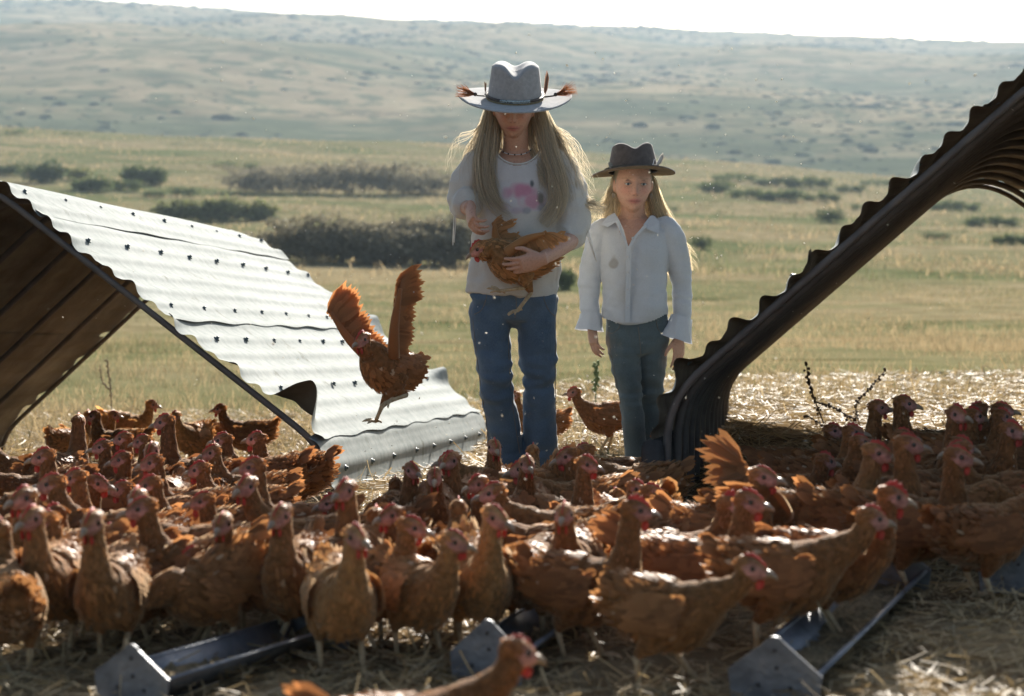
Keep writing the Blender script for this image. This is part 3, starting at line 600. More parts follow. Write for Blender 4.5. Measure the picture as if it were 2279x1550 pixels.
HENS = [
 # far lit hens seen under the left arch
 (150, 445, 60, 20, 'mid', 1.1, .9, 'pale buff hen looking away, nearest the inner wall of the left shelter'),
 (195, 436, 20, 0, 'mid', 1.2, .5, 'ruddy lit hen facing right behind the dark silhouettes under the left arch'),
 (275, 412, 5, 0, 'mid', 1.2, .85, 'pale lit hen in profile facing right, farthest under the left arch'),
 (262, 466, 190, 0, 'mid', .9, .0, 'red combed hen with glowing crest in the gap of the dark row'),
 (425, 436, 250, -10, 'mid', 1.2, .85, 'sunlit buff hen facing the camera behind the dark row'),
 (450, 422, 190, 0, 'fwd', 1.0, .3, 'lit hen half hidden behind the front-facing buff one'),
 (550, 429, 180, 0, 'mid', 1.0, .2, 'lit rust hen facing left at the right end under the left arch'),
 # dark row under the left shelter
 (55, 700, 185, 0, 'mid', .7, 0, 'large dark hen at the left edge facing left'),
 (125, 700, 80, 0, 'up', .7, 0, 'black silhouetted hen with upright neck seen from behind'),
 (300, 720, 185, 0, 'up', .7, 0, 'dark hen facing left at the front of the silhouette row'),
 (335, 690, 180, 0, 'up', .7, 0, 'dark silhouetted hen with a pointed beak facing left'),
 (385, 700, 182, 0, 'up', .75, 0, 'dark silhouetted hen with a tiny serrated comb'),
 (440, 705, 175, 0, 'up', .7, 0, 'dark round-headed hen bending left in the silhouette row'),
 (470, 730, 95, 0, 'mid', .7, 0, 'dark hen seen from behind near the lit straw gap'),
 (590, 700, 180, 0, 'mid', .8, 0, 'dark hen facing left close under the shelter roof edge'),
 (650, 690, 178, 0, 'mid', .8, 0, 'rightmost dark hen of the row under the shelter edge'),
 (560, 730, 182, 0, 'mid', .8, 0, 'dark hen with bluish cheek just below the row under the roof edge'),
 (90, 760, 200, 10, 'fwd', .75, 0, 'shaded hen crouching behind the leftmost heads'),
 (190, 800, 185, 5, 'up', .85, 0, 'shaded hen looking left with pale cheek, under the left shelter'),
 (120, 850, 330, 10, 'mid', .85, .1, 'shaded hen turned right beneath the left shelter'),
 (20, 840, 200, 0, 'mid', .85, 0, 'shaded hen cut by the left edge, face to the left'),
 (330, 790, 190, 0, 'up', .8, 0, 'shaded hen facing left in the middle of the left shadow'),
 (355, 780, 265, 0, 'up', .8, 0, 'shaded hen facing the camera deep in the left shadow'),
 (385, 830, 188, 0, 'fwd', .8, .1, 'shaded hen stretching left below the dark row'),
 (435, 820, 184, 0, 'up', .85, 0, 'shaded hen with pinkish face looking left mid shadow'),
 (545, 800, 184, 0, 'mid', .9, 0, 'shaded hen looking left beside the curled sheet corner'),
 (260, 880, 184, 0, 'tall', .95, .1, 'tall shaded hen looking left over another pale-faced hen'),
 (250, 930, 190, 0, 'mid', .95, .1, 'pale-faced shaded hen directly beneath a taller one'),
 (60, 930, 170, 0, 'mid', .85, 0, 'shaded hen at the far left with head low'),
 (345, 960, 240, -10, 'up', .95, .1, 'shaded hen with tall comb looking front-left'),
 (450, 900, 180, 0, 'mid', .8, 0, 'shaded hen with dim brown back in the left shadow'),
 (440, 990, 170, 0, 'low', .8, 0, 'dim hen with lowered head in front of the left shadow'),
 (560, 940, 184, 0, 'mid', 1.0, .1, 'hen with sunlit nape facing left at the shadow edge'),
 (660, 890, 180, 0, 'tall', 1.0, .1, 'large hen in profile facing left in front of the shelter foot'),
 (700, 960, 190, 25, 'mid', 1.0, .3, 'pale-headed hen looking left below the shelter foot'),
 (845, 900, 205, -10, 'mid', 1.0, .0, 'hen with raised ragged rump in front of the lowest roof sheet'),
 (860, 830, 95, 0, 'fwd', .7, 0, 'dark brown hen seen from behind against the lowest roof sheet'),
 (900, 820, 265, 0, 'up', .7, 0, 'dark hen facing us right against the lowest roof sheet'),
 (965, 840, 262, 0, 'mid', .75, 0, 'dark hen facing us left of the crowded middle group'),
 # front left, lit
 (135, 1033, 235, 15, 'up', 1.05, .15, 'lit hen with raised head in the second row at the left'),
 (260, 1044, 182, 0, 'fwd', 1.0, .1, 'hen with bright red comb facing left in the front left group'),
 (235, 1016, 178, 0, 'mid', .9, 0, 'hen with arched neck behind the bright red comb'),
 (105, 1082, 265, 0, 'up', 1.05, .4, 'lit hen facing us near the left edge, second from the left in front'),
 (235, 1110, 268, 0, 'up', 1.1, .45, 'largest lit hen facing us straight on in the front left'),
 (455, 1044, 182, 0, 'mid', 1.0, .1, 'hen with red comb peering left over the hunched one'),
 (550, 1038, 260, 0, 'mid', 1.0, .3, 'hen facing us with striped pale wing behind the hunched one'),
 (470, 1075, 215, 25, 'low', 1.1, .15, 'hunched hen with raised tail and bare white flank in front left'),
 (335, 1050, 350, -10, 'peck', 1.05, .05, 'small hen pecking low under the hunched one'),
 (5, 1150, 120, 0, 'mid', 1.1, .3, 'sunlit hen cut by the left edge in the foreground'),
 (25, 1066, 100, 0, 'fwd', 1.0, .2, 'hen rump cut by the left edge above the foreground one'),
 (655, 1060, 262, 0, 'up', 1.1, .15, 'reddish hen facing us left of the tallest front hen'),
 (610, 1055, 175, 0, 'low', .85, 0, 'dark feathered back left of the reddish front-facing hen'),
 (740, 1033, 60, 0, 'fwd', 1.0, .2, 'hen with sun-striped wing behind the tallest front hen'),
 (790, 1005, 265, 0, 'up', 1.0, .2, 'hen facing us just above the head of the tallest front hen'),
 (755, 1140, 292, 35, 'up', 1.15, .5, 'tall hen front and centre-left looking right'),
 (835, 1066, 310, 30, 'up', 1.0, .1, 'hen with hooked beak looking right beside the tallest front hen'),
 (915, 1016, 250, -10, 'up', .95, .0, 'hen with round pale-rimmed eye facing left in the third row'),
 (985, 1027, 80, 0, 'fwd', 1.05, .3, 'hen with ruffled pale back behind two right-looking hens'),
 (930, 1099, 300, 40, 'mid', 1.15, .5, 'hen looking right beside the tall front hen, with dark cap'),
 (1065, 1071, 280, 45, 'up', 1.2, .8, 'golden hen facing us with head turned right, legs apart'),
 # middle
 (1105, 745, 262, 5, 'up', .95, .05, 'hen with lit head rising in front of the taller girl left leg'),
 (1150, 760, 185, 0, 'fwd', 1.05, .3, 'hen with pale back close to the taller girl feet'),
 (1040, 800, 262, 0, 'up', .95, .05, 'brown hen facing us in front of the pale roof end'),
 (1190, 750, 90, 0, 'fwd', 1.1, .45, 'pale-backed hen seen from behind at the girl feet'),
 (1240, 745, 100, 0, 'low', 1.1, .4, 'hen with raised ragged tail at the girl right foot'),
 (1180, 820, 255, 5, 'up', .95, 0, 'dark-faced hen facing us in the centre of the crowd'),
 (1110, 870, 255, 5, 'up', 1.0, 0, 'hen with pink blaze facing us in the centre-left crowd'),
 (1245, 850, 310, 25, 'up', 1.0, .1, 'hen looking right with smooth neck in the centre of the crowd'),
 (1290, 800, 170, 0, 'fwd', 1.05, .3, 'hen with pale wing tip right of the centre of the crowd'),
 (1360, 780, 215, 0, 'mid', 1.0, .1, 'hen with bright back looking left near the right shelter foot'),
 (1405, 690, 20, 0, 'up', 1.0, .0, 'hen with a glowing red comb beside the right shelter foot'),
 (1430, 760, 185, 0, 'fwd', 1.0, .25, 'hen with a lit back against the right shelter skid'),
 (1370, 860, 280, 10, 'mid', 1.0, .05, 'hen facing us below the right shelter skid'),
 (1340, 900, 330, 20, 'mid', 1.0, .1, 'hen with small dark beak looking right in the crowd'),
 (1440, 880, 95, 0, 'low', 1.15, .5, 'pale ruffled hen seen from behind below the shelter skid'),
 (1420, 960, 150, 0, 'low', 1.05, .3, 'hen with smooth lit back facing away left in the crowd'),
 (1200, 960, 170, 0, 'low', .95, .05, 'hen with long sun-edged wing facing left in the crowd'),
 (1265, 930, 185, 0, 'fwd', 1.0, .2, 'hen with overlapping lit wing feathers right of the long-winged one'),
 (1180, 1033, 60, 0, 'low', .95, .15, 'rounded back of a hen feeding in the middle foreground'),
 (1275, 1022, 265, 0, 'mid', .9, .1, 'small hen head facing us behind the tall red-faced hen'),
 (1295, 1090, 320, 35, 'up', 1.1, .1, 'tall red-faced hen looking right in the middle foreground'),
 (1500, 1016, 355, 0, 'mid', 1.0, .1, 'hen with erect red comb looking right, right of the red-faced hen'),
 (1600, 970, 330, 15, 'up', 1.0, .1, 'hen with raised head looking right above the red-combed one'),
 (1480, 930, 60, 0, 'low', .8, 0, 'dim brown back beside the right shelter foot'),
 (1545, 1060, 352, 0, 'mid', 1.0, .1, 'hen with cocked tail looking right behind the foreground walker'),
 (1485, 1180, 358, 0, 'fwd', 1.1, .3, 'large walking hen in profile facing right in the foreground'),
 (1745, 1110, 0, 0, 'fwd', 1.1, .25, 'striding hen in profile facing right with sunlit back'),
 (1855, 1077, 345, 10, 'mid', .95, 0, 'hen with deep red face at the edge of the right shadow'),
 # right, shade
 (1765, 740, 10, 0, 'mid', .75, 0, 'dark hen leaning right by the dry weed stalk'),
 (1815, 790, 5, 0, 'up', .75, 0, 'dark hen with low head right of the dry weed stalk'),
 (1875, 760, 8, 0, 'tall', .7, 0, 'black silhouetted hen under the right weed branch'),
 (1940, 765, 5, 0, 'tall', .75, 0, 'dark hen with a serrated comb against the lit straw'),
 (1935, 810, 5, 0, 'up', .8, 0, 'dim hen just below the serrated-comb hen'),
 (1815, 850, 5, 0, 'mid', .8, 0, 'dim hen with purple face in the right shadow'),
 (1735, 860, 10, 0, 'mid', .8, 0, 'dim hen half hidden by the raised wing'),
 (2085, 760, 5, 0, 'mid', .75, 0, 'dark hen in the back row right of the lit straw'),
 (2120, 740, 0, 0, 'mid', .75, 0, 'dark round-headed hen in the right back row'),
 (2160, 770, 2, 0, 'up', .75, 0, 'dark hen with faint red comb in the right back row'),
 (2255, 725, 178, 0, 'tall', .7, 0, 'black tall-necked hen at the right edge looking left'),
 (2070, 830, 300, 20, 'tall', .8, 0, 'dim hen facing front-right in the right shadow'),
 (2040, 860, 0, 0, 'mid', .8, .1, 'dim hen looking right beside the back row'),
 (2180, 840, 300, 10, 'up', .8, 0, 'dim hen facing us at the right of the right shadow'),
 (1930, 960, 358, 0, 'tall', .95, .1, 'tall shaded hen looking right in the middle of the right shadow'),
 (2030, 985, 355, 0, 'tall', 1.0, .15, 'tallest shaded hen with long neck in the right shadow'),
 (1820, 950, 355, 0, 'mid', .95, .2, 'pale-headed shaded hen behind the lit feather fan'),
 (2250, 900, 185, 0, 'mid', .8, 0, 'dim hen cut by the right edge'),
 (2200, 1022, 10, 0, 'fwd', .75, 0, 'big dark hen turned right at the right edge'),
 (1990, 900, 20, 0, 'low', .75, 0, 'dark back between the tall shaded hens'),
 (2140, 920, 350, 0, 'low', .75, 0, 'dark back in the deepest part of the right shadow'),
 # behind and in front
 (1350, 500, 183, 0, 'mid', .95, 0, 'small rust hen standing in the open straw between the girls'),
 (1205, 500, 180, 0, 'mid', 1.0, .1, 'hen walking left behind the legs of the taller girl'),
 (905, 1470, 10, 0, 'fwd', 1.1, .0, 'blurred nearest hen cut by the bottom edge looking right'),
]
EXTRA = {'pale buff hen looking away, nearest the inner wall of the left shelter': dict(size=1.02), 'ruddy lit hen facing right behind the dark silhouettes under the left arch': dict(size=1.02), 'pale lit hen in profile facing right, farthest under the left arch': dict(size=1.02), 'red combed hen with glowing crest in the gap of the dark row': dict(size=1.02), 'sunlit buff hen facing the camera behind the dark row': dict(size=1.02), 'lit hen half hidden behind the front-facing buff one': dict(size=1.02), 'lit rust hen facing left at the right end under the left arch': dict(size=1.02),
 'largest lit hen facing us straight on in the front left': dict(stride=.9, size=1.06), 'hunched hen with raised tail and bare white flank in front left': dict(bp=-.35, tail=1.25),
 'striding hen in profile facing right with sunlit back': dict(stride=1.0, size=1.05), 'large walking hen in profile facing right in the foreground': dict(stride=.9, size=1.02, tail=.5, comb=1.25),
 'blurred nearest hen cut by the bottom edge looking right': dict(dz=-.072, tail=1.3, bp=.0, size=1.08), 'tall red-faced hen looking right in the middle foreground': dict(comb=1.6),
 'hen with deep red face at the edge of the right shadow': dict(comb=1.9), 'hen with bright red comb facing left in the front left group': dict(comb=1.5),
 'hen with erect red comb looking right, right of the red-faced hen': dict(comb=1.9), 'hen with a glowing red comb beside the right shelter foot': dict(comb=1.8),
 'hen with raised ragged tail at the girl right foot': dict(bp=-.4, tail=1.5), 'pale ruffled hen seen from behind below the shelter skid': dict(bp=-.35, tail=1.2), 'hen with raised ragged rump in front of the lowest roof sheet': dict(bp=-.3, tail=1.4),
 'hen with cocked tail looking right behind the foreground walker': dict(tail=1.8, comb=1.4), 'small hen pecking low under the hunched one': dict(size=.85)}
for u, s, hdg, turn, kind, lit_tone, buff, lab in HENS: place(u, s, hdg, turn, kind, lit_tone, buff, lab, **EXTRA.get(lab, {}))
# flapping hen by the right shelter
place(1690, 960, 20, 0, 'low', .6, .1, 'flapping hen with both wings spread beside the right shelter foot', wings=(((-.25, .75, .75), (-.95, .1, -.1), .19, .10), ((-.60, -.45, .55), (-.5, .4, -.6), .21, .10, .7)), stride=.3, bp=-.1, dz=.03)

# ------------------------------------------------------------------ feeding troughs, straw, grass, weeds
def gp(u, v):                          # ground point seen at photograph pixel
    r = ray(u, v); d = 3.0
    for _ in range(60):
        p = np.array([0, 0, CZ]) + r * d; e = p[2] - hzf(p[0], p[1]); d += e * 3.5
    return np.array([0, 0, CZ]) + r * d
TINM = noisemat('trough_steel', [(.3, (.10, .105, .115)), (.5, (.18, .19, .205)), (.60, (.23, .23, .23)), (.72, (.17, .14, .095))], 14, .5, .5, .5, 0, .3, 60)
HOLE = noisemat('rivet_dark', [(.3, (.03, .03, .035)), (.7, (.08, .07, .06))], 30, .6)
FEED = noisemat('feed_crumble', [(.3, (.11, .085, .045)), (.7, (.28, .21, .12))], 90, .9, .1, 0, 0, 1, 140, bdist=.01)
def trough(A, B, label, near_plate=True, far_plate=True, w=.062, h=.055, peak=.115):
    A, B = np.array(A), np.array(B); ax = nrm(B - A); L = np.linalg.norm(B - A); sd = nrm(np.cross(ax, [0, 0, 1])); up = np.cross(sd, ax)
    root = empty('feed_trough', A); tag(root, label, 'trough', 'sheet metal feed troughs')
    def q(x, z, y): return sd * x + up * z + ax * y
    prof_ = [(-w, h), (-w * .35, .006), (w * .35, .006), (w, h)]
    for k, (i, j) in enumerate(((0, 1), (2, 3))):                 # two sloping walls with rolled rims
        (x0, z0), (x1, z1) = prof_[i], prof_[j]; nn = np.array([z1 - z0, -(x1 - x0)]); nn = nn / np.linalg.norm(nn) * .002
        mb = MB(); V = [q(x + a * nn[0], z + a * nn[1], y) for y in (0, L) for a in (-1, 1) for x, z in ((x0, z0), (x1, z1))]
        mb.add(V, np.array([[0, 1, 5, 4], [2, 6, 7, 3], [0, 4, 6, 2], [1, 3, 7, 5], [0, 2, 3, 1], [4, 5, 7, 6]])); wall = mb.obj('side_wall', TINM, root, False)
        mb = MB(); xr, zr = prof_[0 if k == 0 else 3]; tube(mb, [q(xr * 1.05, zr, 0), q(xr * 1.05, zr, L)], .0065, .0045, hint=sd, n=8); mb.obj('rim', TINM, wall)
    mb = MB(); boxv(mb, q(0, .005, L / 2), (w * .36, .003, L / 2), np.array([sd, up, ax])); mb.obj('floor_strip', TINM, root, False)
    mb = MB(); xs = np.linspace(-1, 1, 9); rng = np.random.default_rng(int(A[0] * 1e4) % 9999 + 5); n = 60
    Y = np.linspace(.004, L - .004, n); V = np.array([q(x * (w * .35 + .022 * .93), .026 + .006 * rng.normal() * (abs(x) < .9) + .01 * math.sin(y * 11), y) for y in Y for x in xs]); mb.add(V, gridfaces(n, 9, False)); mb.obj('feed', FEED, root)
    for on, y, sg in ((near_plate, -.003, -1), (far_plate, L + .003, 1)):
        if not on: continue
        a = np.linspace(math.radians(28), math.radians(152), 9); tip = [(.017 * math.cos(t_), peak - .017 + .017 * math.sin(t_)) for t_ in a]
        out = [(-w * 1.12, 0), (w * 1.12, 0), (w * 1.22, h * 1.05)] + tip + [(-w * 1.22, h * 1.05)]
        n = len(out); V = [q(x, z, y - .0025) for x, z in out] + [q(x, z, y + .0025) for x, z in out]; me = bpy.data.meshes.new('end_plate')
        me.from_pydata([tuple(p) for p in V], [], [list(range(n)), list(range(2 * n - 1, n - 1, -1))] + [[i, i + n, (i + 1) % n + n, (i + 1) % n] for i in range(n)]); pl = ob('end_plate', me, TINM, root)
        for x, z in ((.0, peak - .026), (.004, peak - .058), (-.03, h * .6), (.03, h * .6)):
            mb = MB(); tube(mb, [q(x, z, y - .004), q(x, z, y + .004)], .0042, hint=sd, n=8); mb.obj('rivet', HOLE, pl)
    return root
trough(gp(295, 1572), gp(705, 1440), 'metal feed trough at the lower left with a bright rim', w=.068)
trough(gp(1725, 1566), gp(1986, 1318), 'long bluish metal feed trough at the lower right', w=.072, peak=.125)
trough(gp(1085, 1520), gp(1300, 1360), 'metal trough end plate poking up behind the nearest hen', peak=.125)
trough(gp(2262, 1322), gp(2420, 1190), 'shaded metal trough cut by the right edge', w=.07, peak=.125)

rg = np.random.default_rng(5)
STRAW = attrmat('straw', .6, .3, .25)
def ribbons(P, D, L, W, bend, nseg, rng, taper=True):
    n = len(P); D = nrm(D); side = nrm(np.cross(D, rng.normal(size=(n, 3)) * .5 + [0, 0, 1.])); t = np.linspace(0, 1, nseg + 1)
    bd = nrm(rng.normal(size=(n, 3))) * [1, 1, .5]
    C = P[:, None] + D[:, None] * (t[None, :, None] * L[:, None, None]) + bd[:, None] * ((t ** 2)[None, :, None] * (L * bend)[:, None, None])
    w = W[:, None] * ((1 - .85 * t[None] ** 1.5) if taper else np.ones_like(t)[None]); V = np.stack([C - side[:, None] * w[:, :, None], C + side[:, None] * w[:, :, None]], 2)
    k = np.arange(nseg)[None, :] * 2; o = (np.arange(n) * (nseg + 1) * 2)[:, None]; b = o + k
    return V.reshape(-1, 3), np.stack([b, b + 1, b + 3, b + 2], -1).reshape(-1, 4), (nseg + 1) * 2
# strewn straw
n = 150000; y = 2.6 + 11.5 * rg.random(n) ** 1.5; x = rg.uniform(-1, 1, n) * (.34 * y + .5)
cl = np.sin(x * 5.1 + y * 3.3) * np.sin(y * 4.7 - x * 2) + rg.normal(size=n) * .8; k = cl > -.35; x, y = x[k], y[k]; n = len(x)
P = np.stack([x, y, hz(x, y) + rg.random(n) ** 2 * .030], -1); D = rg.normal(size=(n, 3)) * [1, 1, .22]
V, Q, nv = ribbons(P, D, rg.uniform(.02, .085, n) * (.8 + .06 * y), rg.uniform(.0006, .0016, n) * (.7 + .16 * y), np.full(n, .25), 2, rg, False)
c = np.array([.42, .31, .16]) * rg.uniform(.45, 1.35, n)[:, None] + rg.normal(size=(n, 1)) * [.0, .01, .015]; me = npmesh('straw_litter', V, Q, False); attr(me, 'tint', np.repeat(np.clip(c, .02, .9), nv, 0))
tag(ob('straw_litter', me, STRAW), 'loose pale straw strewn over the ground among the hens', 'straw', None, 'stuff')
# standing dry grass
GRASS = attrmat('dry_grass', .9, .0, .38)
def grass(name, label, n, y0, y1, pw, hmin, hmax, w0, green, seed, xk=.36):
    r = np.random.default_rng(seed); y = y0 + (y1 - y0) * r.random(n) ** pw; x = r.uniform(-1, 1, n) * (xk * y + .6)
    clump = np.sin(x * 1.7 + y * .9) * np.sin(y * 1.1 - x * .6 + 2) + np.sin(x * .35 + y * .2) * .8 + r.normal(size=n) * .7; k = clump > -.2
    ins = ((y < 10.4) & ((x < -.15 + .16 * (y - 7)) | (x > .6 + .1 * (y - 6)))); k &= ~ins; x, y = x[k], y[k]; cl = clump[k]; n = len(x)
    h = r.uniform(hmin, hmax, n) * (.6 + .4 * sstep(0, 1.5, cl)); P = np.stack([x, y, hz(x, y) - .01], -1); D = r.normal(size=(n, 3)) * [.32, .32, .1] + [0, 0, 1]
    V, Q, nv = ribbons(P, D, h, w0 * r.uniform(.6, 1.4, n) * (1 + .05 * y), r.uniform(.1, .45, n), 3, r)
    g = sstep(.2, .9, np.sin(x * .22 + y * .07 + 1) * .6 + r.normal(size=n) * .35 + green)[:, None]
    c = np.array([.37, .285, .16]) * (1 - g) + np.array([.15, .16, .075]) * g; c = c * r.uniform(.5, 1.2, n)[:, None]; me = npmesh(name, V, Q, False); attr(me, 'tint', np.repeat(c, nv, 0))
    tag(ob(name, me, GRASS), label, 'grass', None, 'stuff')
grass('dry_grass', 'matted dry golden grass just behind the girls and shelters', 75000, 8.0, 27, 1.3, .05, .15, .0016, -.45, 21)
grass('field_grass', 'tan and green grass covering the field beyond', 70000, 22, 75, 1.5, .07, .18, .0022, .12, 22)
grass('far_grass', 'pale far grass on the rising field', 40000, 60, 250, 1.3, .18, .42, .006, .2, 23)

WEEDM = noisemat('dry_weed', [(.3, (.035, .025, .018)), (.7, (.09, .06, .035))], 30, .8)
def seed_stalk(label, Y, lines, r, node, mat, name='dry_weed_stalk', cat='weed', step=.018):
    base = py(*lines[0][0], Y); base[2] = hzf(base[0], Y); root = empty(name, base); tag(root, label, cat); rng = np.random.default_rng(len(label)); mb = MB(); nb = MB()
    for li, pts in enumerate(lines):
        P = np.array([py(u, v, Y + .03 * li) for u, v in pts]) - base
        if li == 0: P[0] = (0, 0, -.03)
        tube(mb, P, np.linspace(r, r * .45, len(P)), n=6, res=14); C = crom(P, max(4, int(np.sum(np.linalg.norm(np.diff(P, axis=0), axis=1)) / step)))
        for i, p in enumerate(C):
            if i < len(C) * (.35 if li == 0 else .1): continue
            for _ in range(3): ellipsoid(nb, p + rng.normal(size=3) * node * .8, np.array([1, 1, 1.2]) * node * rng.uniform(.5, 1.0), nu=6, nv=5)
    mb.obj('stem', mat, root); tag(nb.obj('seed_cluster', mat, root), kind='stuff'); return root
seed_stalk('dark dry weed stalk with beaded seed clusters at the edge of the right shadow', 8.6, [[(1842, 985), (1836, 950), (1815, 895), (1800, 850), (1795, 812)], [(1815, 895), (1850, 905), (1885, 925), (1905, 935)], [(1838, 955), (1820, 940), (1795, 925)]], .0042, .0075, WEEDM)
seed_stalk('thin dark weed stalk leaning right with beaded seeds, right of the beaded one', 8.7, [[(1925, 1000), (1918, 960), (1905, 905), (1935, 865), (1970, 825)]], .0036, .007, WEEDM)
GSP = noisemat('green_spike', [(.3, (.14, .19, .08)), (.7, (.26, .32, .15))], 30, .8, .2, 0, .2)
seed_stalk('single green flower spike between the two girls', 10.5, [[(1326, 905), (1326, 850), (1327, 810)]], .004, .011, GSP, 'weed_spike', step=.012)
GOLD = noisemat('seed_head', [(.3, (.40, .24, .08)), (.7, (.62, .42, .18))], 30, .7, .2, 0, .4)
seed_stalk('sunlit golden grass head standing in the right foreground shadow', 3.62, [[(1974, 1550), (1976, 1510), (1985, 1462)]], .0018, .006, GOLD, 'grass_stem', step=.006)
seed_stalk('dry brown weed with dangling leaves under the left arch', 12.0, [[(252, 905), (245, 860), (238, 800)], [(247, 870), (228, 850), (222, 815)]], .004, .006, noisemat('tan_weed', [(.3, (.12, .08, .045)), (.7, (.24, .17, .10))], 30, .8))
# chaff drifting in the sunlit air
n = 1200; y = rg.uniform(4.2, 8.5, n); x = rg.normal(size=n) * .75 + .18; z = rg.uniform(.0, 1.55, n); P = np.stack([x, y, z], -1); a = nrm(rg.normal(size=(n, 3))); b = nrm(np.cross(a, rg.normal(size=(n, 3)))); s = (.0008 + .0028 * rg.random(n) ** 3)[:, None]
V = np.stack([P - a * s * 1.6, P + b * s, P + a * s * 1.6, P - b * s, P + np.cross(a, b) * s * .7], 1).reshape(-1, 3); o = (np.arange(n) * 5)[:, None]
Q = np.vstack([o + np.array([[0, 1, 4]]), o + np.array([[1, 2, 4]]), o + np.array([[2, 3, 4]]), o + np.array([[3, 0, 4]]), o + np.array([[0, 2, 1]]), o + np.array([[0, 3, 2]])])
tag(ob('floating_chaff', npmesh('floating_chaff', V, Q, False), noisemat('chaff', [(.3, (.6, .56, .48)), (.7, (.8, .78, .7))], 9, .8, .2, 0, .5)), 'bright specks of chaff floating in the air', 'chaff', None, 'stuff')

# ------------------------------------------------------------------ people
def fuse(mb, voxel, smooth=2, name='body'):
    me = mb.mesh('tmp'); o = bpy.data.objects.new('tmp', me); COL.objects.link(o)
    r = o.modifiers.new('r', 'REMESH'); r.mode = 'VOXEL'; r.voxel_size = voxel; r.use_smooth_shade = True
    if smooth: s = o.modifiers.new('s', 'SMOOTH'); s.iterations = smooth; s.factor = .5
    dg = bpy.context.evaluated_depsgraph_get(); out = bpy.data.meshes.new_from_object(o.evaluated_get(dg)); out.name = name
    bpy.data.objects.remove(o); bpy.data.meshes.remove(me); return out
def getco(me):
    a = np.zeros(len(me.vertices) * 3, np.float32); me.vertices.foreach_get('co', a); n = np.zeros_like(a); me.vertices.foreach_get('normal', n); return a.reshape(-1, 3).astype(float), n.reshape(-1, 3).astype(float)
def setco(me, V): me.vertices.foreach_set('co', np.asarray(V, np.float32).ravel()); me.update()
def fbs(P, freq, seed, n=7):           # smooth folds from warped sines
    r = np.random.default_rng(seed); out = np.zeros(len(P))
    for i in range(n):
        k = r.normal(size=3) * freq; m_ = r.normal(size=3) * freq * .6; out += np.sin(P @ k + r.uniform(0, 6) + 1.4 * np.sin(P @ m_ + r.uniform(0, 6))) / n
    return out * 1.6
def delfaces(me, mask):                # drop vertices where mask
    bm = bmesh.new(); bm.from_mesh(me); bm.verts.ensure_lookup_table()
    bmesh.ops.delete(bm, geom=[v for v, k in zip(bm.verts, mask) if k], context='VERTS'); bm.to_mesh(me); bm.free(); me.update()
def rotx(a): c, s = math.cos(a), math.sin(a); return np.array([[1, 0, 0], [0, c, -s], [0, s, c]])
def rotz(a): c, s = math.cos(a), math.sin(a); return np.array([[c, -s, 0], [s, c, 0], [0, 0, 1]])
def roty(a): c, s = math.cos(a), math.sin(a); return np.array([[c, 0, s], [0, 1, 0], [-s, 0, c]])
def g2(x, z, x0, z0, sx, sz): return np.exp(-((x - x0) / sx) ** 2 - ((z - z0) / sz) ** 2)
def head_geo(mb, c, R, w=.067, d=.086, h=.106):
    nv, nu = 74, 96; th = np.linspace(0.001, np.pi - .001, nv); ph = np.linspace(0, 2 * np.pi, nu, endpoint=False)
    X = np.sin(th)[:, None] * np.cos(ph); Y = np.sin(th)[:, None] * np.sin(ph); Z = np.cos(th)[:, None] * np.ones(nu)
    jaw = 1 - .30 * np.clip(-Z - .1, 0, 1) ** 1.3 * (.6 + .4 * (Y < 0)); x = X * w * jaw; y = Y * d; z = Z * h
    y = np.where((Y > 0) & (Z < -.3), y * (1 - .35 * np.clip((-Z - .3) / .7, 0, 1)), y); f = np.clip(-Y * 1.6, 0, 1)
    y = y * np.where(Y < 0, .94 + .05 * np.clip(-Z, 0, 1), 1)
    k = w / .067; ax = abs(x)
    dy = (.0155 * g2(x, z, 0, -.027, .0085, .010) + .008 * g2(x, z, 0, -.008, .007, .018) + .005 * g2(ax, z, .009, -.031, .006, .006)          # nose
          - .0085 * g2(ax, z, .029, .008, .014, .011) + .004 * g2(x, z, 0, .030, .05, .012) + .005 * g2(ax, z, .036, -.022, .018, .016)
          + .0045 * g2(x, z, 0, -.0545, .017, .0045) + .0055 * g2(x, z, 0, -.0625, .015, .0055) - .0045 * g2(x, z, 0, -.0585, .021, .0022)
          + .007 * g2(x, z, 0, -.092, .020, .014) - .003 * g2(x, z, 0, -.075, .02, .006))
    y = y - dy * f * k
    V = np.stack([x, y, z], -1).reshape(-1, 3) @ R.T + c; fs = [gridfaces(nv, nu, True)]; mb.add(V, fs)
    for sd in (-1, 1): ellipsoid(mb, R @ np.array([sd * w * 1.0, .010, -.006]) + c, (.008, .017, .027), R @ rotz(sd * .35), 10, 8)
    for sd in (-1, 1): ellipsoid(mb, R @ np.array([sd * .029 * k, -d * .842, .0118]) + c, (.0135, .0085, .0075), R, 12, 8)                  # upper lids, lowered gaze
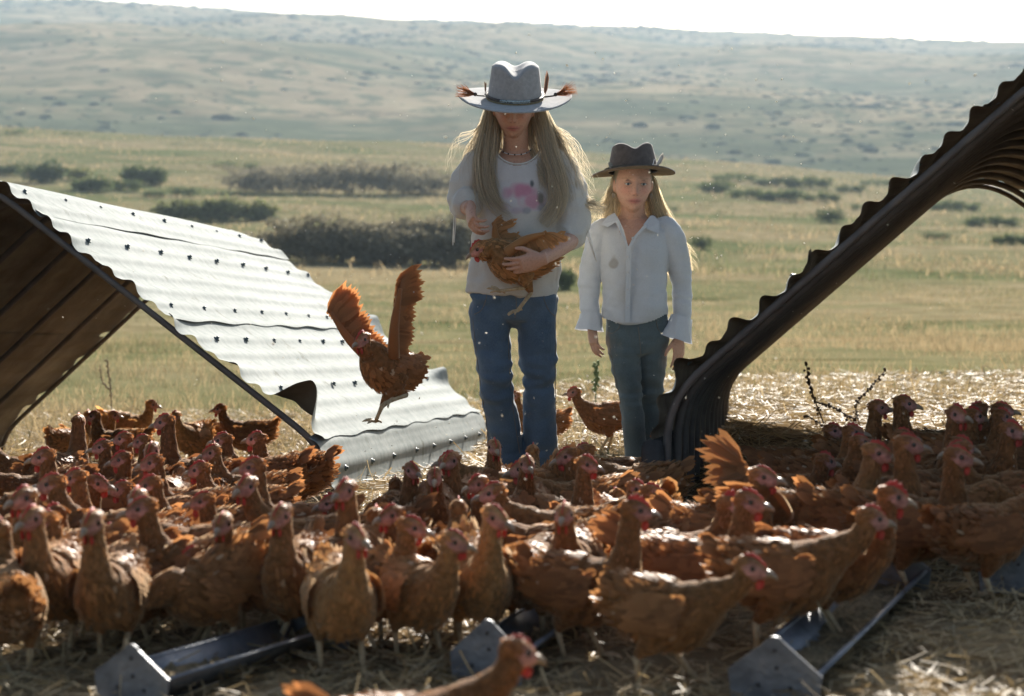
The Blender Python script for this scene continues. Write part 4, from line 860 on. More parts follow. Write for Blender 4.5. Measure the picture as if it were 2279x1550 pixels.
def hand_geo(mb, w, d, pn, L, curl, spread=.06, thumb=1, tcurl=.5, fr=.043):
    # w wrist point, d finger direction, pn palm normal, thumb: +1/-1 side
    d = nrm(d); pn = nrm(pn - d * np.dot(pn, d)); sd = np.cross(d, pn)
    tube(mb, [w - d * .10 * L, w + d * .02 * L, w + d * .22 * L, w + d * .46 * L], np.array([.15, .155, .205, .20]) * L, np.array([.12, .11, .10, .075]) * L, hint=sd, n=14, res=10)
    for i, (o, ln) in enumerate(((.145, .44), (.05, .50), (-.045, .47), (-.135, .37))):
        p = w + d * L * (.44 - .03 * abs(i - 1.2)) + sd * o * L * thumb; a = 0.0; P = [p - d * .05 * L, p]; c = curl[i] if hasattr(curl, '__len__') else curl
        for j, fl in enumerate((.45, .32, .23)):
            a += c * (.75, 1.05, .7)[j]; v = d * math.cos(a) + pn * math.sin(a) + sd * spread * (1.5 - i) * thumb; P.append(P[-1] + nrm(v) * ln * fl * L)
        tube(mb, P, np.array([1.05, 1.08, 1.0, .9, .68]) * fr * L, n=10, res=14)
    p = w + d * L * .10 + sd * .13 * L * thumb + pn * .02 * L; q = nrm(d * .75 + sd * .62 * thumb + pn * .25); q2 = nrm(d * (1 - tcurl * .4) + sd * .2 * thumb * (1 - tcurl) + pn * tcurl)
    tube(mb, [p - q * .03 * L, p + q * .17 * L, p + q * .30 * L + q2 * .03 * L, p + q * .30 * L + q2 * .19 * L], np.array([.075, .060, .052, .036]) * L, n=10, res=12)
    return sd
SKIN = None
m, t, o = newmat('skin'); a = N(t, 'Attribute', attribute_name='tint'); v = coords(t, 'Object'); nn_ = tnoise(t, v, 140, 4)
c_ = mixc(t, 1.0, a.outputs[0], ramp(t, nn_, [(.28, (.72, .66, .62)), (.42, (.97, .96, .96)), (.7, (1.07, 1.06, 1.06))]), 'MULTIPLY')
p = N(t, 'BsdfPrincipled'); t.links.new(c_, p.inputs['Base Color']); p.inputs['Roughness'].default_value = .5; p.inputs['Specular IOR Level'].default_value = .35
p.inputs['Subsurface Weight'].default_value = .10; p.inputs['Subsurface Radius'].default_value = (.012, .005, .003); p.inputs['Subsurface Scale'].default_value = .6; t.links.new(p.outputs[0], o.inputs[0]); SKIN = m
CLOTH = attrmat('cotton', .9, .04, .18, .25, 160, .05, .25, .0008)
HAIR = attrmat('blonde_hair', .35, .6, .46, tgain=1.45)
def denim(name, c1, c2):
    m, t, o = newmat(name); v = coords(t, 'Object'); a = tnoise(t, v, 7, 5); mp = N(t, 'Mapping'); mp.inputs['Scale'].default_value = (900, 900, 160); t.links.new(v, mp.inputs[0]); w = tnoise(t, mp.outputs[0], 1, 2)
    col = mixc(t, .22, ramp(t, a, [(.3, c1), (.7, c2)]), ramp(t, w, [(.35, tuple(x * .5 for x in c1)), (.65, tuple(min(1, x * 1.8) for x in c2))]))
    dust = ramp(t, tnoise(t, v, 18, 6, .7), [(.62, (0, 0, 0)), (.80, (.35, .35, .35))]); col = mixc(t, dust, col, (.30, .26, .19))
    finish(t, o, col, .85, .15, 0, 0, a, .2, .01, .2); return m
def paint_face(co, c, R, w, base, cheek):
    L = (co - c) @ R; x, y, z = L[:, 0], L[:, 1], L[:, 2]; fr = (y < -.03) & (abs(z) < .13) & (abs(x) < .09); col = np.tile(np.asarray(base, float), (len(co), 1))
    def mixin(mk, cc):
        nonlocal col; mk = (mk * fr)[:, None]; col = col * (1 - mk) + np.asarray(cc) * mk
    mixin(.55 * g2(abs(x), z, .037, -.022, .020, .016), cheek); mixin(.35 * g2(x, z, 0, -.028, .012, .010), cheek)
    mixin(np.clip(1.4 * g2(x, z, 0, -.0585, .0215, .0085), 0, .85), (.40, .135, .12)); mixin(np.clip(1.2 * g2(x, z, 0, -.0585, .022, .0016), 0, .8), (.13, .045, .04))
    mixin(.30 * g2(abs(x), z, .029, .006, .016, .010), (.33, .16, .11)); mixin(np.clip(1.3 * g2(abs(x), z - .10 * (.033 - abs(x)) , .031, .0255, .017, .0028), 0, .55), (.22, .13, .06))
    mixin(np.clip(1.2 * g2(abs(x), z, .0065, -.0355, .0028, .0022), 0, .6), (.16, .06, .05)); return col
def strands(mb, tn, guides, rng, col, seg=16):
    for pts, rad, N_, wave, wd in guides:
        P = crom(np.column_stack([np.array(pts), np.array(rad)]), seg); C, Rr = P[:, :3], P[:, 3]; T, S, B = frames(C, (1, 0, 0)); t_ = np.linspace(0, 1, seg)
        nc = max(1, N_ // 16); ci = rng.integers(0, nc, N_); ca = rng.uniform(0, 2 * np.pi, nc); cr = rng.random(nc) ** .5; cph = rng.uniform(0, 6, nc); cfr = rng.uniform(2, 5, nc); cam_ = rng.normal(size=nc) * .5
        ux = np.cos(ca)[ci] * cr[ci] + rng.normal(size=N_) * .16; uy = np.sin(ca)[ci] * cr[ci] + rng.normal(size=N_) * .16; a = np.arctan2(uy, ux); rr = np.hypot(ux, uy); ln = rng.uniform(.62, 1.08, N_)
        a = a[:, None] + rng.normal(size=(N_, 1)) * .25 * t_[None]; f1 = cfr[ci][:, None] + rng.normal(size=(N_, 1)) * .3; ph = cph[ci][:, None] + rng.normal(size=(N_, 1)) * .4; cl = (cam_[ci][:, None] + rng.normal(size=(N_, 1)) * .12) * t_[None] ** 1.5
        ox = (np.cos(a) * rr[:, None] + cl) * Rr[None] + wave * np.sin(f1 * t_[None] * 2 + ph) * t_[None]; oy = (np.sin(a) * rr[:, None]) * Rr[None] + wave * .6 * np.cos(f1 * t_[None] * 1.7 + ph) * t_[None]
        idx = np.clip(t_[None] * ln[:, None] * (seg - 1), 0, seg - 1.001); i0 = idx.astype(int); fr = (idx - i0)[..., None]
        Cc = C[i0] * (1 - fr) + C[i0 + 1] * fr; Ss = S[i0]; Bb = B[i0]; Q = Cc + Ss * ox[..., None] + Bb * oy[..., None]
        tg = nrm(np.gradient(Q, axis=1)); sdv = nrm(np.cross(tg, nrm(rng.normal(size=(N_, 1, 3)) * .8 + [0, 1, 0]))); w = wd * (1 - .75 * t_[None, :, None] ** 2) * rng.uniform(.6, 1.4, (N_, 1, 1))
        V = np.stack([Q - sdv * w, Q + sdv * w], 2).reshape(-1, 3); k = np.arange(seg - 1)[None] * 2; o = (np.arange(N_) * seg * 2)[:, None]; b = o + k
        mb.add(V, np.stack([b, b + 1, b + 3, b + 2], -1).reshape(-1, 4)); tn.append(np.repeat(np.asarray(col)[None] * rng.uniform(.6, 1.35, N_)[:, None], seg * 2, 0))
def hat_geo(root, c, R, a, b, Ht, A, Bb, brimz, felt, under, top_w=.86, dent=.032, pinch=.15):
    nu = 72; ph = np.linspace(0, 2 * np.pi, nu, endpoint=False); cx, sy = np.cos(ph), np.sin(ph); mb = MB(); rings = []
    def ztop(x, y): return Ht * (1 - .05 * (y / b) - .10 * (x / a) ** 4) - dent * np.exp(-(x / .030) ** 2) * (1 - .35 * (y / b))
    def pin(f): return 1 - pinch * f ** 1.5 * (np.exp(-((np.angle(np.exp(1j * (ph + np.pi / 2 - .62)))) / .34) ** 2) + np.exp(-((np.angle(np.exp(1j * (ph + np.pi / 2 + .62)))) / .34) ** 2))
    for f in np.linspace(0, 1, 12):
        k = (1 - (1 - top_w) * f ** 1.2) * pin(f); x, y = a * cx * k, b * sy * k; rings.append(np.stack([x, y, ztop(x, y) * (f * .93)], -1))
    xe, ye = rings[-1][:, 0], rings[-1][:, 1]
    for f in (.95, .86, .72, .55, .36, .18, .03):
        x, y = xe * f, ye * f; rings.append(np.stack([x, y, ztop(x, y) * (.93 + .07 * min(1, (1 - f) / .16))], -1))
    V = np.vstack(rings) @ R.T + c; mb.add(V, gridfaces(len(rings), nu, True)); mb.obj('crown', felt, root)
    for nm, off, mt, flip in (('brim', .0, felt, False), ('brim_lining', -.0045, under, True)):
        mb = MB(); rings = []
        fs_ = np.linspace(0, 1, 16)
        if flip: fs_ = np.concatenate([fs_])
        for f in fs_:
            x = cx * (a * .985 + (A - a) * f); y = sy * (b * .985 + (Bb - b) * f); z = brimz(x / A, y / Bb, f) + off; rings.append(np.stack([x, y, z], -1))
        if not flip: rings.append(rings[-1] + [0, 0, -.0022]); rings[-1][:, :2] *= 1.006; rings.append(rings[-2] + [0, 0, -.0045])
        V = np.vstack(rings) @ R.T + c; f4 = gridfaces(len(rings), nu, True); mb.add(V, f4 if flip else f4[:, ::-1]); mb.obj(nm, mt, root)
    def ring(z0, r, rad, name, mat, hz_=None, n=8):
        q = np.linspace(0, 2 * np.pi, 60); P = np.stack([a * r * np.cos(q), b * r * np.sin(q), np.full(60, z0)], -1) @ R.T + c; mb = MB(); tube(mb, P, rad, hz_ or rad, hint=R @ np.array([0, 0, 1.]), n=n, caps=False); return mb.obj(name, mat, root)
    return ring
def person_frame(name, u0, s, label, ):
    Y0 = F / s; x = (u0 - CX) / F * F / s; org = np.array([x, Y0, hzf(x, Y0)]); root = empty(name, org); tag(root, label, 'person')
    def pt(u, v, dy=0.): return py(u, v, Y0 + dy) - org
    def T(mb, pts, hint=(1, 0, 0), n=20, res=None, mi=0, caps=True): tube(mb, [pt(p[0], p[1], p[2]) for p in pts], [p[3] / s for p in pts], [p[4] / s if len(p) > 4 else p[3] / s for p in pts], hint, n, mi, caps, res or len(pts) * 5)
    return root, org, pt, T, s
def add_hair(root, guides, rng, col, cap=None):
    mb = MB(); tn = []; strands(mb, tn, guides, rng, col)
    if cap:
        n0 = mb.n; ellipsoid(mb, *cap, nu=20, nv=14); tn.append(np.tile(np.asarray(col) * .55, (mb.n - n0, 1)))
    me = mb.mesh('hair'); attr(me, 'tint', np.vstack(tn)); return tag(ob('hair', me, HAIR, root), kind='stuff')
def eyes(root, c, R, k, d):
    EW = bpy.data.materials.get('eye_white') or noisemat('eye_white', [(.3, (.42, .40, .38)), (.7, (.5, .48, .46))], 8, .2, .5)
    EI = bpy.data.materials.get('eye_iris') or noisemat('eye_iris', [(.3, (.02, .03, .04)), (.7, (.05, .07, .08))], 60, .1, .6)
    LA = bpy.data.materials.get('lash') or noisemat('lash', [(.3, (.05, .03, .02)), (.7, (.10, .06, .04))], 60, .8)
    for sd in (-1, 1):
        p = c + R @ np.array([sd * .029 * k, -d * .835, .0065]); mb = MB(); ellipsoid(mb, p, (.0115, .0080, .0068), R, 12, 9); e = mb.obj('eye', EW, root)
        mb = MB(); ellipsoid(mb, p + R @ np.array([0, -.0064, -.0012]), (.0050, .0024, .0050), R, 10, 7); mb.obj('iris', EI, e)
        P = [p + R @ np.array([sd * x, -.0092 + abs(x) * .14, .0032 - 20 * x * x]) for x in np.linspace(-.0125, .0135, 9)]; mb = MB(); tube(mb, P, .0009, .0012, n=6); mb.obj('eyelash', LA, root)
WHITE = noisemat('white_cord', [(.3, (.55, .53, .48)), (.7, (.7, .68, .63))], 60, .9)
LEATHER = noisemat('dark_leather', [(.3, (.035, .028, .024)), (.7, (.09, .07, .055))], 30, .6, .3)
SILVER = noisemat('silver', [(.3, (.45, .45, .45)), (.7, (.65, .65, .65))], 30, .3, .5, .8)
NAIL = noisemat('nail_polish', [(.3, (.01, .20, .26)), (.7, (.02, .30, .36))], 20, .25, .5)
HB = (.48, .41, .295)

from mathutils.bvhtree import BVHTree
def seam(me, org, lines, name, mat, root, r=.0014):
    co, _ = getco(me); bv = BVHTree.FromPolygons([tuple(p) for p in co], [tuple(p.vertices) for p in me.polygons]); o_ = Vector((0, 0, CZ)) - Vector(org)
    for pts in lines:
        P = []
        for u, v in crom(np.array(pts, float), 14):
            h = bv.ray_cast(o_, Vector(ray(u, v)).normalized())
            if h[0] is not None: P.append(np.array(h[0] + h[1] * .0006))
        if len(P) > 3: mb = MB(); tube(mb, P, r, n=6); mb.obj(name, mat, root)
# ================= taller girl with the grey hat and the hen
root, org, pt, T, s = person_frame('person', 1148, 620, 'taller girl in a wide grey hat and cream top holding a hen')
G1 = root; hc = pt(1143, 242, -.045); HR = rotx(math.radians(13)) @ rotz(math.radians(-2)) @ roty(math.radians(0))
hw, hd_, hh_ = .066, .086, .106
mb = MB(); head_geo(mb, hc, HR, hw, hd_, hh_)
T(mb, [(1145, 668, .01, 72, 48), (1146, 560, .01, 66, 46), (1149, 460, .01, 76, 50), (1150, 395, .01, 82, 48), (1150, 362, .012, 72, 40), (1150, 346, .012, 50, 33), (1149, 330, .008, 31, 28), (1148, 300, -.01, 28, 28), (1147, 262, -.02, 28, 30)])
T(mb, [(1085, 362, .01, 27), (1058, 372, .01, 27), (1043, 410, .015, 23), (1034, 452, .03, 20), (1036, 462, -.03, 19), (1046, 462, -.125, 14)], n=14)
T(mb, [(1215, 362, .01, 27), (1245, 372, .01, 27), (1262, 430, .01, 23), (1276, 505, .005, 21), (1274, 528, -.03, 21), (1246, 552, -.15, 19), (1204, 578, -.268, 14)], n=14)
w1 = pt(1046, 463, -.12); hand_geo(mb, w1, np.array([.10, -.62, -.62]), np.array([.78, -.05, -.35]), .158, (.75, .8, .8, .85), .05, -1, .75)
w2 = pt(1206, 577, -.264); hand_geo(mb, w2, np.array([-.92, -.02, -.26]), np.array([-.05, .95, .22]), .160, (.34, .38, .42, .48), .07, -1, .5)
me = fuse(mb, .0032, 2); co, _ = getco(me); attr(me, 'tint', paint_face(co, hc, HR, hw, (.47, .27, .185), (.50, .20, .145))); ob('body', me, SKIN, root)
eyes(root, hc, HR, hw / .067, hd_)
# nails of the raised hand
d_ = nrm(np.array([.10, -.62, -.62])); 
# top
mb = MB()
T(mb, [(1140, 656, .0, 104, 64), (1142, 630, .0, 103, 64), (1147, 590, .0, 101, 62), (1149, 540, .005, 97, 60), (1150, 470, .008, 93, 60), (1150, 410, .01, 94, 57), (1150, 372, .01, 92, 50), (1150, 350, .012, 74, 41), (1150, 340, .012, 52, 36)], n=36)
T(mb, [(1095, 360, .01, 30), (1062, 368, .01, 34), (1043, 400, .012, 36), (1034, 436, .015, 37, 37), (1036, 456, -.01, 36, 36), (1042, 452, -.06, 33, 33)], n=20)
T(mb, [(1205, 360, .01, 30), (1242, 366, .01, 35), (1262, 405, .01, 38), (1272, 455, .005, 39), (1276, 495, -.005, 39), (1268, 520, -.03, 36), (1256, 530, -.045, 33)], n=20)
me = fuse(mb, .0042, 3, 'top'); co, nr = getco(me); pu = np.array([px(p + org) for p in co]); fold = .0050 * fbs(co * [1, 1, .45], 26, 3) + .0030 * fbs(co, 55, 4)
low = np.clip((pu[:, 1] - 480) / 150, 0, 1); fold = fold * (.7 + .5 * low); slv = (abs(pu[:, 0] - 1150) > 88); fold += slv * .0045 * fbs(co * [.8, .5, 1.4], 40, 63, 5); co2 = co + nr * fold[:, None]; setco(me, co2)
cc = np.tile(np.array([.60, .575, .52]), (len(co), 1)); tee = (abs(pu[:, 0] - 1152) < 70) & (pu[:, 1] < 470) & (nr[:, 1] < .2); cc[tee] = (.58, .57, .57)
front = nr[:, 1] < .1
for u, v, ru, rv, k, c3 in ((1160, 425, 36, 17, 1, (.55, .27, .36)), (1185, 448, 26, 20, .9, (.58, .30, .38)), (1128, 432, 14, 14, .7, (.52, .34, .42)), (1098, 447, 16, 12, .55, (.50, .33, .40)), (1184, 410, 5, 9, 1, (.14, .15, .16)), (1203, 443, 9, 14, .95, (.20, .20, .17)), (1208, 462, 13, 9, .7, (.30, .29, .31)), (1150, 470, 22, 9, .5, (.42, .30, .40)), (1120, 460, 18, 10, .4, (.45, .32, .40)), (1172, 470, 9, 7, .7, (.33, .33, .35)), (1118, 505, 20, 14, .35, (.42, .32, .40))):
    q = np.clip(1.9 - 1.6 * np.sqrt(((pu[:, 0] - u) / ru) ** 2 + ((pu[:, 1] - v) / rv) ** 2) + .35 * fbs(co, 90, int(u)), 0, 1) * k * front; cc = cc * (1 - q[:, None]) + np.array(c3) * q[:, None]
cc *= (1 - .10 * np.clip(fbs(co, 14, 9), 0, 1))[:, None]; attr(me, 'tint', cc)
neckm = (((pu[:, 0] - 1152) / 52) ** 2 + ((pu[:, 1] - 322) / 45) ** 2 < 1) & (nr[:, 1] < .25); delfaces(me, neckm | ((abs(pu[:, 0] - 1150) < 42) & (pu[:, 1] < 346))); ob('top', me, CLOTH, root)
mb = MB(); q = np.linspace(-.18, np.pi + .18, 30); P = []
for a_ in q: P.append(pt(1152 + 51 * math.cos(a_), 322 + 44 * math.sin(a_), .012 - .060 * max(math.sin(a_), 0) ** .7 - .012))
tube(mb, P, .0032, n=8); mb.obj('neckline', WHITE, root)
# jeans
JEAN1 = denim('blue_denim', (.035, .062, .098), (.092, .135, .185)); mb = MB()
T(mb, [(1146, 622, .005, 94, 58), (1146, 650, .005, 97, 58), (1146, 690, .005, 96, 57), (1146, 712, .005, 84, 50)], n=32)
T(mb, [(1098, 660, .0, 50, 54), (1092, 720, -.01, 46, 52), (1097, 790, -.03, 39, 45), (1103, 835, -.045, 36, 42), (1108, 880, -.035, 37, 42), (1118, 940, -.01, 37, 42), (1126, 1010, .01, 41, 46), (1130, 1094, .015, 48, 54)], n=24)
T(mb, [(1192, 660, .0, 48, 54), (1195, 720, .0, 44, 50), (1197, 800, .0, 41, 46), (1200, 870, .005, 37, 42), (1201, 930, .02, 37, 42), (1203, 1010, .03, 40, 46), (1205, 1094, .035, 48, 54)], n=24)
me = fuse(mb, .0045, 2, 'jeans'); co, nr = getco(me); pu = np.array([px(p + org) for p in co]); kn = np.exp(-((pu[:, 1] - 845) / 60) ** 2) + .8 * np.exp(-((pu[:, 1] - 660) / 40) ** 2) + .6 * np.clip((pu[:, 1] - 930) / 100, 0, 1)
fold = .0030 * fbs(co, 34, 6) + .0016 * fbs(co, 80, 7) + kn * .0085 * fbs(co * [.5, .5, 2.0], 42, 61, 5) ; setco(me, co + nr * fold[:, None]); ob('jeans', me, JEAN1, root); STITCH = noisemat('stitch', [(.3, (.10, .10, .10)), (.7, (.20, .17, .12))], 200, .9)
seam(me, org, [[(1148, 655), (1149, 685), (1146, 708)], [(1056, 700), (1072, 690), (1082, 665), (1084, 640)], [(1236, 705), (1222, 692), (1212, 670), (1210, 655)], [(1050, 690), (1060, 780), (1070, 860), (1084, 950), (1090, 1040)], [(1236, 700), (1236, 800), (1236, 900), (1240, 1030)], [(1130, 730), (1134, 830), (1144, 930), (1160, 1030)]], 'seam', STITCH, root)
BOOT = noisemat('boot_leather', [(.3, (.05, .035, .025)), (.7, (.12, .085, .055))], 20, .6)
for u, dy in ((1130, -.03), (1205, -.01)):
    mb = MB(); p = pt(u, 1100, dy); p[2] = .035; ellipsoid(mb, p + [0, -.03, 0], (.042, .115, .045)); mb.obj('boot', BOOT, root)
# hair
rng = np.random.default_rng(3)
def gd(pts, N_, wave=.014, wd=.00075): return ([pt(*p[:3]) for p in pts], [p[3] / s for p in pts], int(N_ * 1.5), wave, wd)
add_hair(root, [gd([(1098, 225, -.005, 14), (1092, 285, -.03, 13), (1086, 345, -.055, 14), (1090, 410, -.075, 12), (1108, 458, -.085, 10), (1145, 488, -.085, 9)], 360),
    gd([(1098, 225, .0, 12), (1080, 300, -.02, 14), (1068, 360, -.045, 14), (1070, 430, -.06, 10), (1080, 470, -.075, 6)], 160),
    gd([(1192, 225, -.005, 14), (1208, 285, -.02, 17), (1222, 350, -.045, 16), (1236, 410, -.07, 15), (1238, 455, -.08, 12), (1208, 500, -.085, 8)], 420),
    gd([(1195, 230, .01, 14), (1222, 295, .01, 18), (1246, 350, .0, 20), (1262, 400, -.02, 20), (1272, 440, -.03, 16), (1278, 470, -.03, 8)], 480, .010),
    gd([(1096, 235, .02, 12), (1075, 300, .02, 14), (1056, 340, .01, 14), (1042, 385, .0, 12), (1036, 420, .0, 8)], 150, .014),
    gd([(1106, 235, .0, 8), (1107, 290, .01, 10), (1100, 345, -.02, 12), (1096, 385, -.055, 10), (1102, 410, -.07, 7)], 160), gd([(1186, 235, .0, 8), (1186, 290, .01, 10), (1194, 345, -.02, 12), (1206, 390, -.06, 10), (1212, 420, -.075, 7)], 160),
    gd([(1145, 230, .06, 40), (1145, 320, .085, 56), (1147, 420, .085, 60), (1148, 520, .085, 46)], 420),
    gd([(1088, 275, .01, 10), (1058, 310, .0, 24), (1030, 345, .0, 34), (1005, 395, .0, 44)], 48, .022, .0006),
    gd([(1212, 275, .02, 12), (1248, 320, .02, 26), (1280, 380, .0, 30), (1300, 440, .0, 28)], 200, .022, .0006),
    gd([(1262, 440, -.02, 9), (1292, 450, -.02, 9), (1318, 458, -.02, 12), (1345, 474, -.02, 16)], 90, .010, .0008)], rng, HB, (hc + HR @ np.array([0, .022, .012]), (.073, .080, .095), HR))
# hat
FELT1 = noisemat('grey_felt', [(.3, (.27, .27, .265)), (.7, (.36, .355, .345))], 60, .95, .05, 0, 0, .3, 300, sheen=.25, bdist=.002)
hatR = rotx(math.radians(16)) @ roty(math.radians(1.0)); hatc = pt(1146, 219, -.038)
ring = hat_geo(root, hatc, hatR, .097, .112, .128, .203, .205, lambda x, y, f: .014 * abs(x) ** 2.6 * f - .004 * y * y * f, FELT1, FELT1)
ring(.012, 1.015, .004, 'hat_band', LEATHER, .010); ring(.002, 1.03, .003, 'hat_cord', noisemat('tan_cord', [(.3, (.22, .18, .10)), (.7, (.32, .27, .17))], 90, .9))
def onhat(x, y, z): return hatR @ np.array([x, y, z]) + hatc
BEADM = noisemat('bead_pattern', [(.35, (.05, .05, .05)), (.5, (.30, .38, .40)), (.7, (.45, .52, .52))], 160, .4, .4)
mb = MB(); P = [onhat(.099 * 1.05 * math.sin(a_), -.114 * 1.05 * math.cos(a_), .012) for a_ in np.linspace(-.52, .52, 15)]; tube(mb, P, .0035, .0055, hint=hatR @ np.array([0, 1., 0]), n=8); mb.obj('beadwork', BEADM, root)
HORSE = attrmat('horsehair', .6, .25, .35)
for sd, e in ((-1, onhat(-.198, -.045, .030)), (1, onhat(.206, -.040, .040))):
    st = onhat(sd * .104, -.045, .016); mb = MB(); mid = st * .45 + e * .55; tube(mb, [st, st * .7 + e * .3 + [0, 0, -.003], mid], .0028, n=6); cord = mb.obj('tassel_cord', LEATHER, root)
    mb = MB(); ellipsoid(mb, st * .62 + e * .38, (.007, .007, .007)); mb.obj('bead', LEATHER, cord)
    mb = MB(); tn = []; dv = nrm(e - st); rr = np.random.default_rng(40 + sd); strands(mb, tn, [([st * .6 + e * .4, st * .42 + e * .58, st * .2 + e * .8, e + dv * .012], [.003, .007, .013, .019], 170, .002, .0007)], rr, (.30, .115, .045), 8)
    me = mb.mesh('tassel'); attr(me, 'tint', np.vstack(tn)); tag(ob('tassel', me, HORSE, root), kind='stuff')
def plume(root, base, tip, w, col, name='hat_feather'):
    mb = MB(); tn = []; d = tip - base; feathers(mb, tn, np.array([base, base + [.001, .002, .001]]), np.array([d, d + [.004, 0, .002]]), np.tile([.3, -1, .1], (2, 1)), np.array([1., .9]) * np.linalg.norm(d), np.array([w, w]), np.array([col, np.array(col) * .6]), np.random.default_rng(1)); me = mb.mesh(name); attr(me, 'tint', np.vstack(tn)); ob(name, me, HORSE, root)
plume(root, onhat(.103, -.02, .012), onhat(.112, -.01, .105), .014, (.22, .13, .09)); plume(root, onhat(-.106, 0, .016), onhat(-.108, .01, .058), .005, (.10, .07, .05))
# necklace, sleeve strings
mb = MB(); P = [pt(1148 + 34 * math.cos(a_), 330 + 15 * math.sin(a_), -.024 - .036 * math.sin(a_)) for a_ in np.linspace(.05, math.pi - .05, 22)]; tube(mb, P, .0016, n=6); nk_ = mb.obj('necklace', SILVER, root)
for i in range(2, 21, 3):
    mb = MB(); ellipsoid(mb, P[i], (.0034,) * 3, nu=8, nv=6); mb.obj('bead', LEATHER, nk_)
for pts in ([(1018, 425, -.03), (1012, 470, -.04), (1009, 510, -.04), (1008, 546, -.04)], [(1021, 425, -.03), (1015, 470, -.045), (1013, 510, -.045), (1011, 540, -.045)], [(1290, 465, -.03), (1300, 500, -.03), (1314, 545, -.03), (1328, 584, -.03)], [(1294, 465, -.03), (1304, 500, -.035), (1317, 545, -.035), (1326, 578, -.035)]):
    mb = MB(); tube(mb, [pt(*q_) for q_ in pts], .0018, n=6, res=12); mb.obj('sleeve_string', WHITE, root)

# ================= smaller girl with the brown hat
root, org, pt, T, s = person_frame('person', 1415, 590, 'smaller girl in a brown hat and pale button shirt beside the taller girl')
G2 = root; hc = pt(1409, 410, -.035); HR = rotx(math.radians(5)) @ rotz(math.radians(4)) @ roty(math.radians(1.5)); hw, hd_, hh_ = .067, .085, .108
mb = MB(); head_geo(mb, hc, HR, hw, hd_, hh_)
T(mb, [(1418, 725, .01, 62, 44), (1414, 640, .01, 56, 42), (1411, 570, .01, 62, 44), (1410, 525, .01, 70, 44), (1409, 505, .012, 66, 38), (1408, 492, .012, 46, 32), (1408, 480, .008, 30, 27), (1408, 462, -.005, 27, 27), (1408, 430, -.015, 27, 28)])
T(mb, [(1360, 512, .01, 24), (1338, 520, .01, 24), (1324, 570, .02, 20), (1314, 625, .025, 18), (1314, 680, .0, 16), (1316, 728, -.025, 12)], n=14)
T(mb, [(1458, 512, .01, 24), (1482, 520, .01, 24), (1502, 570, .02, 20), (1514, 625, .025, 18), (1514, 690, .0, 16), (1510, 752, -.02, 12)], n=14)
hand_geo(mb, pt(1317, 728, -.025), np.array([.12, -.12, -1.0]), np.array([.75, .45, 0]), .138, (.32, .36, .4, .45), .05, -1, .5)
hand_geo(mb, pt(1510, 752, -.02), np.array([.02, -.10, -1.0]), np.array([-.55, .75, 0]), .138, (.25, .28, .30, .35), .05, -1, .4)
me = fuse(mb, .0032, 2); co, _ = getco(me); tn_ = paint_face(co, hc, HR, hw, (.50, .285, .195), (.52, .20, .145)); attr(me, 'tint', tn_); ob('body', me, SKIN, root)
eyes(root, hc, HR, hw / .067, hd_)
mb = MB()
T(mb, [(1414, 716, .0, 74, 50), (1414, 690, .0, 75, 50), (1413, 640, .005, 71, 48), (1411, 590, .008, 75, 50), (1410, 545, .01, 80, 50), (1410, 515, .01, 82, 44), (1409, 498, .012, 64, 38), (1408, 488, .012, 44, 33)], n=32)
T(mb, [(1365, 510, .01, 25), (1338, 517, .01, 28), (1324, 565, .02, 27), (1313, 622, .025, 25), (1312, 672, .005, 22), (1314, 706, -.015, 21)], n=20)
T(mb, [(1455, 508, .01, 25), (1484, 515, .01, 29), (1504, 562, .02, 28), (1516, 622, .025, 25), (1518, 680, .005, 22), (1516, 716, -.01, 21)], n=20)
me = fuse(mb, .0040, 3, 'shirt'); co, nr = getco(me); pu = np.array([px(p + org) for p in co]); arm = abs(pu[:, 0] - 1411) > 80
fold = .0040 * fbs(co * [1, 1, .5], 24, 13) + .0022 * fbs(co, 52, 14) + arm * np.clip((pu[:, 1] - 580) / 60, 0, 1) * .0040 * fbs(co * [.6, .5, 2.2], 42, 64, 5); setco(me, co + nr * fold[:, None])
cc = np.tile(np.array([.55, .575, .60]), (len(co), 1)); stain = np.clip(fbs(co, 15, 31) - .25, 0, 1) * .5; cc = cc * (1 - stain[:, None]) + np.array([.40, .35, .25]) * stain[:, None]
sp = np.clip(1.6 - 1.4 * np.hypot((pu[:, 0] - 1366) / 9, (pu[:, 1] - 585) / 16) + .5 * fbs(co, 80, 5), 0, .6) * (nr[:, 1] < 0); cc = cc * (1 - sp[:, None]) + np.array([.25, .22, .17]) * sp[:, None]; attr(me, 'tint', cc)
vv = (pu[:, 1] - 478) / (548 - 478); vn = (abs(pu[:, 0] - 1404 + 3 * vv) < 40 * (1 - vv) ** .8) & (vv < 1) & (nr[:, 1] < .35); hem = pu[:, 1] > 724 - 22 * np.clip(abs(pu[:, 0] - 1405) / 75, 0, 1) ** 2
delfaces(me, vn | (hem & ~arm) | ((pu[:, 1] < 492) & (abs(pu[:, 0] - 1408) < 44))); ob('shirt', me, CLOTH, root)
def flap(pts, name, th=.003, col=(.56, .585, .61)):
    P = np.array([pt(*p_) for p_ in pts]); n = len(P); V = np.vstack([P, P + [0, th, 0]]); me = bpy.data.meshes.new(name); me.from_pydata([tuple(p_) for p_ in V], [], [list(range(n))[::-1], list(range(n, 2 * n))] + [[i, (i + 1) % n, (i + 1) % n + n, i + n] for i in range(n)])
    attr(me, 'tint', np.tile(col, (2 * n, 1))); return ob(name, me, CLOTH, root)
flap([(1368, 474, -.045), (1378, 490, -.080), (1352, 506, -.075), (1338, 500, -.060), (1352, 482, -.045)], 'collar'); flap([(1448, 480, -.045), (1432, 500, -.082), (1440, 510, -.085), (1466, 520, -.075), (1468, 494, -.055), (1456, 480, -.040)], 'collar')
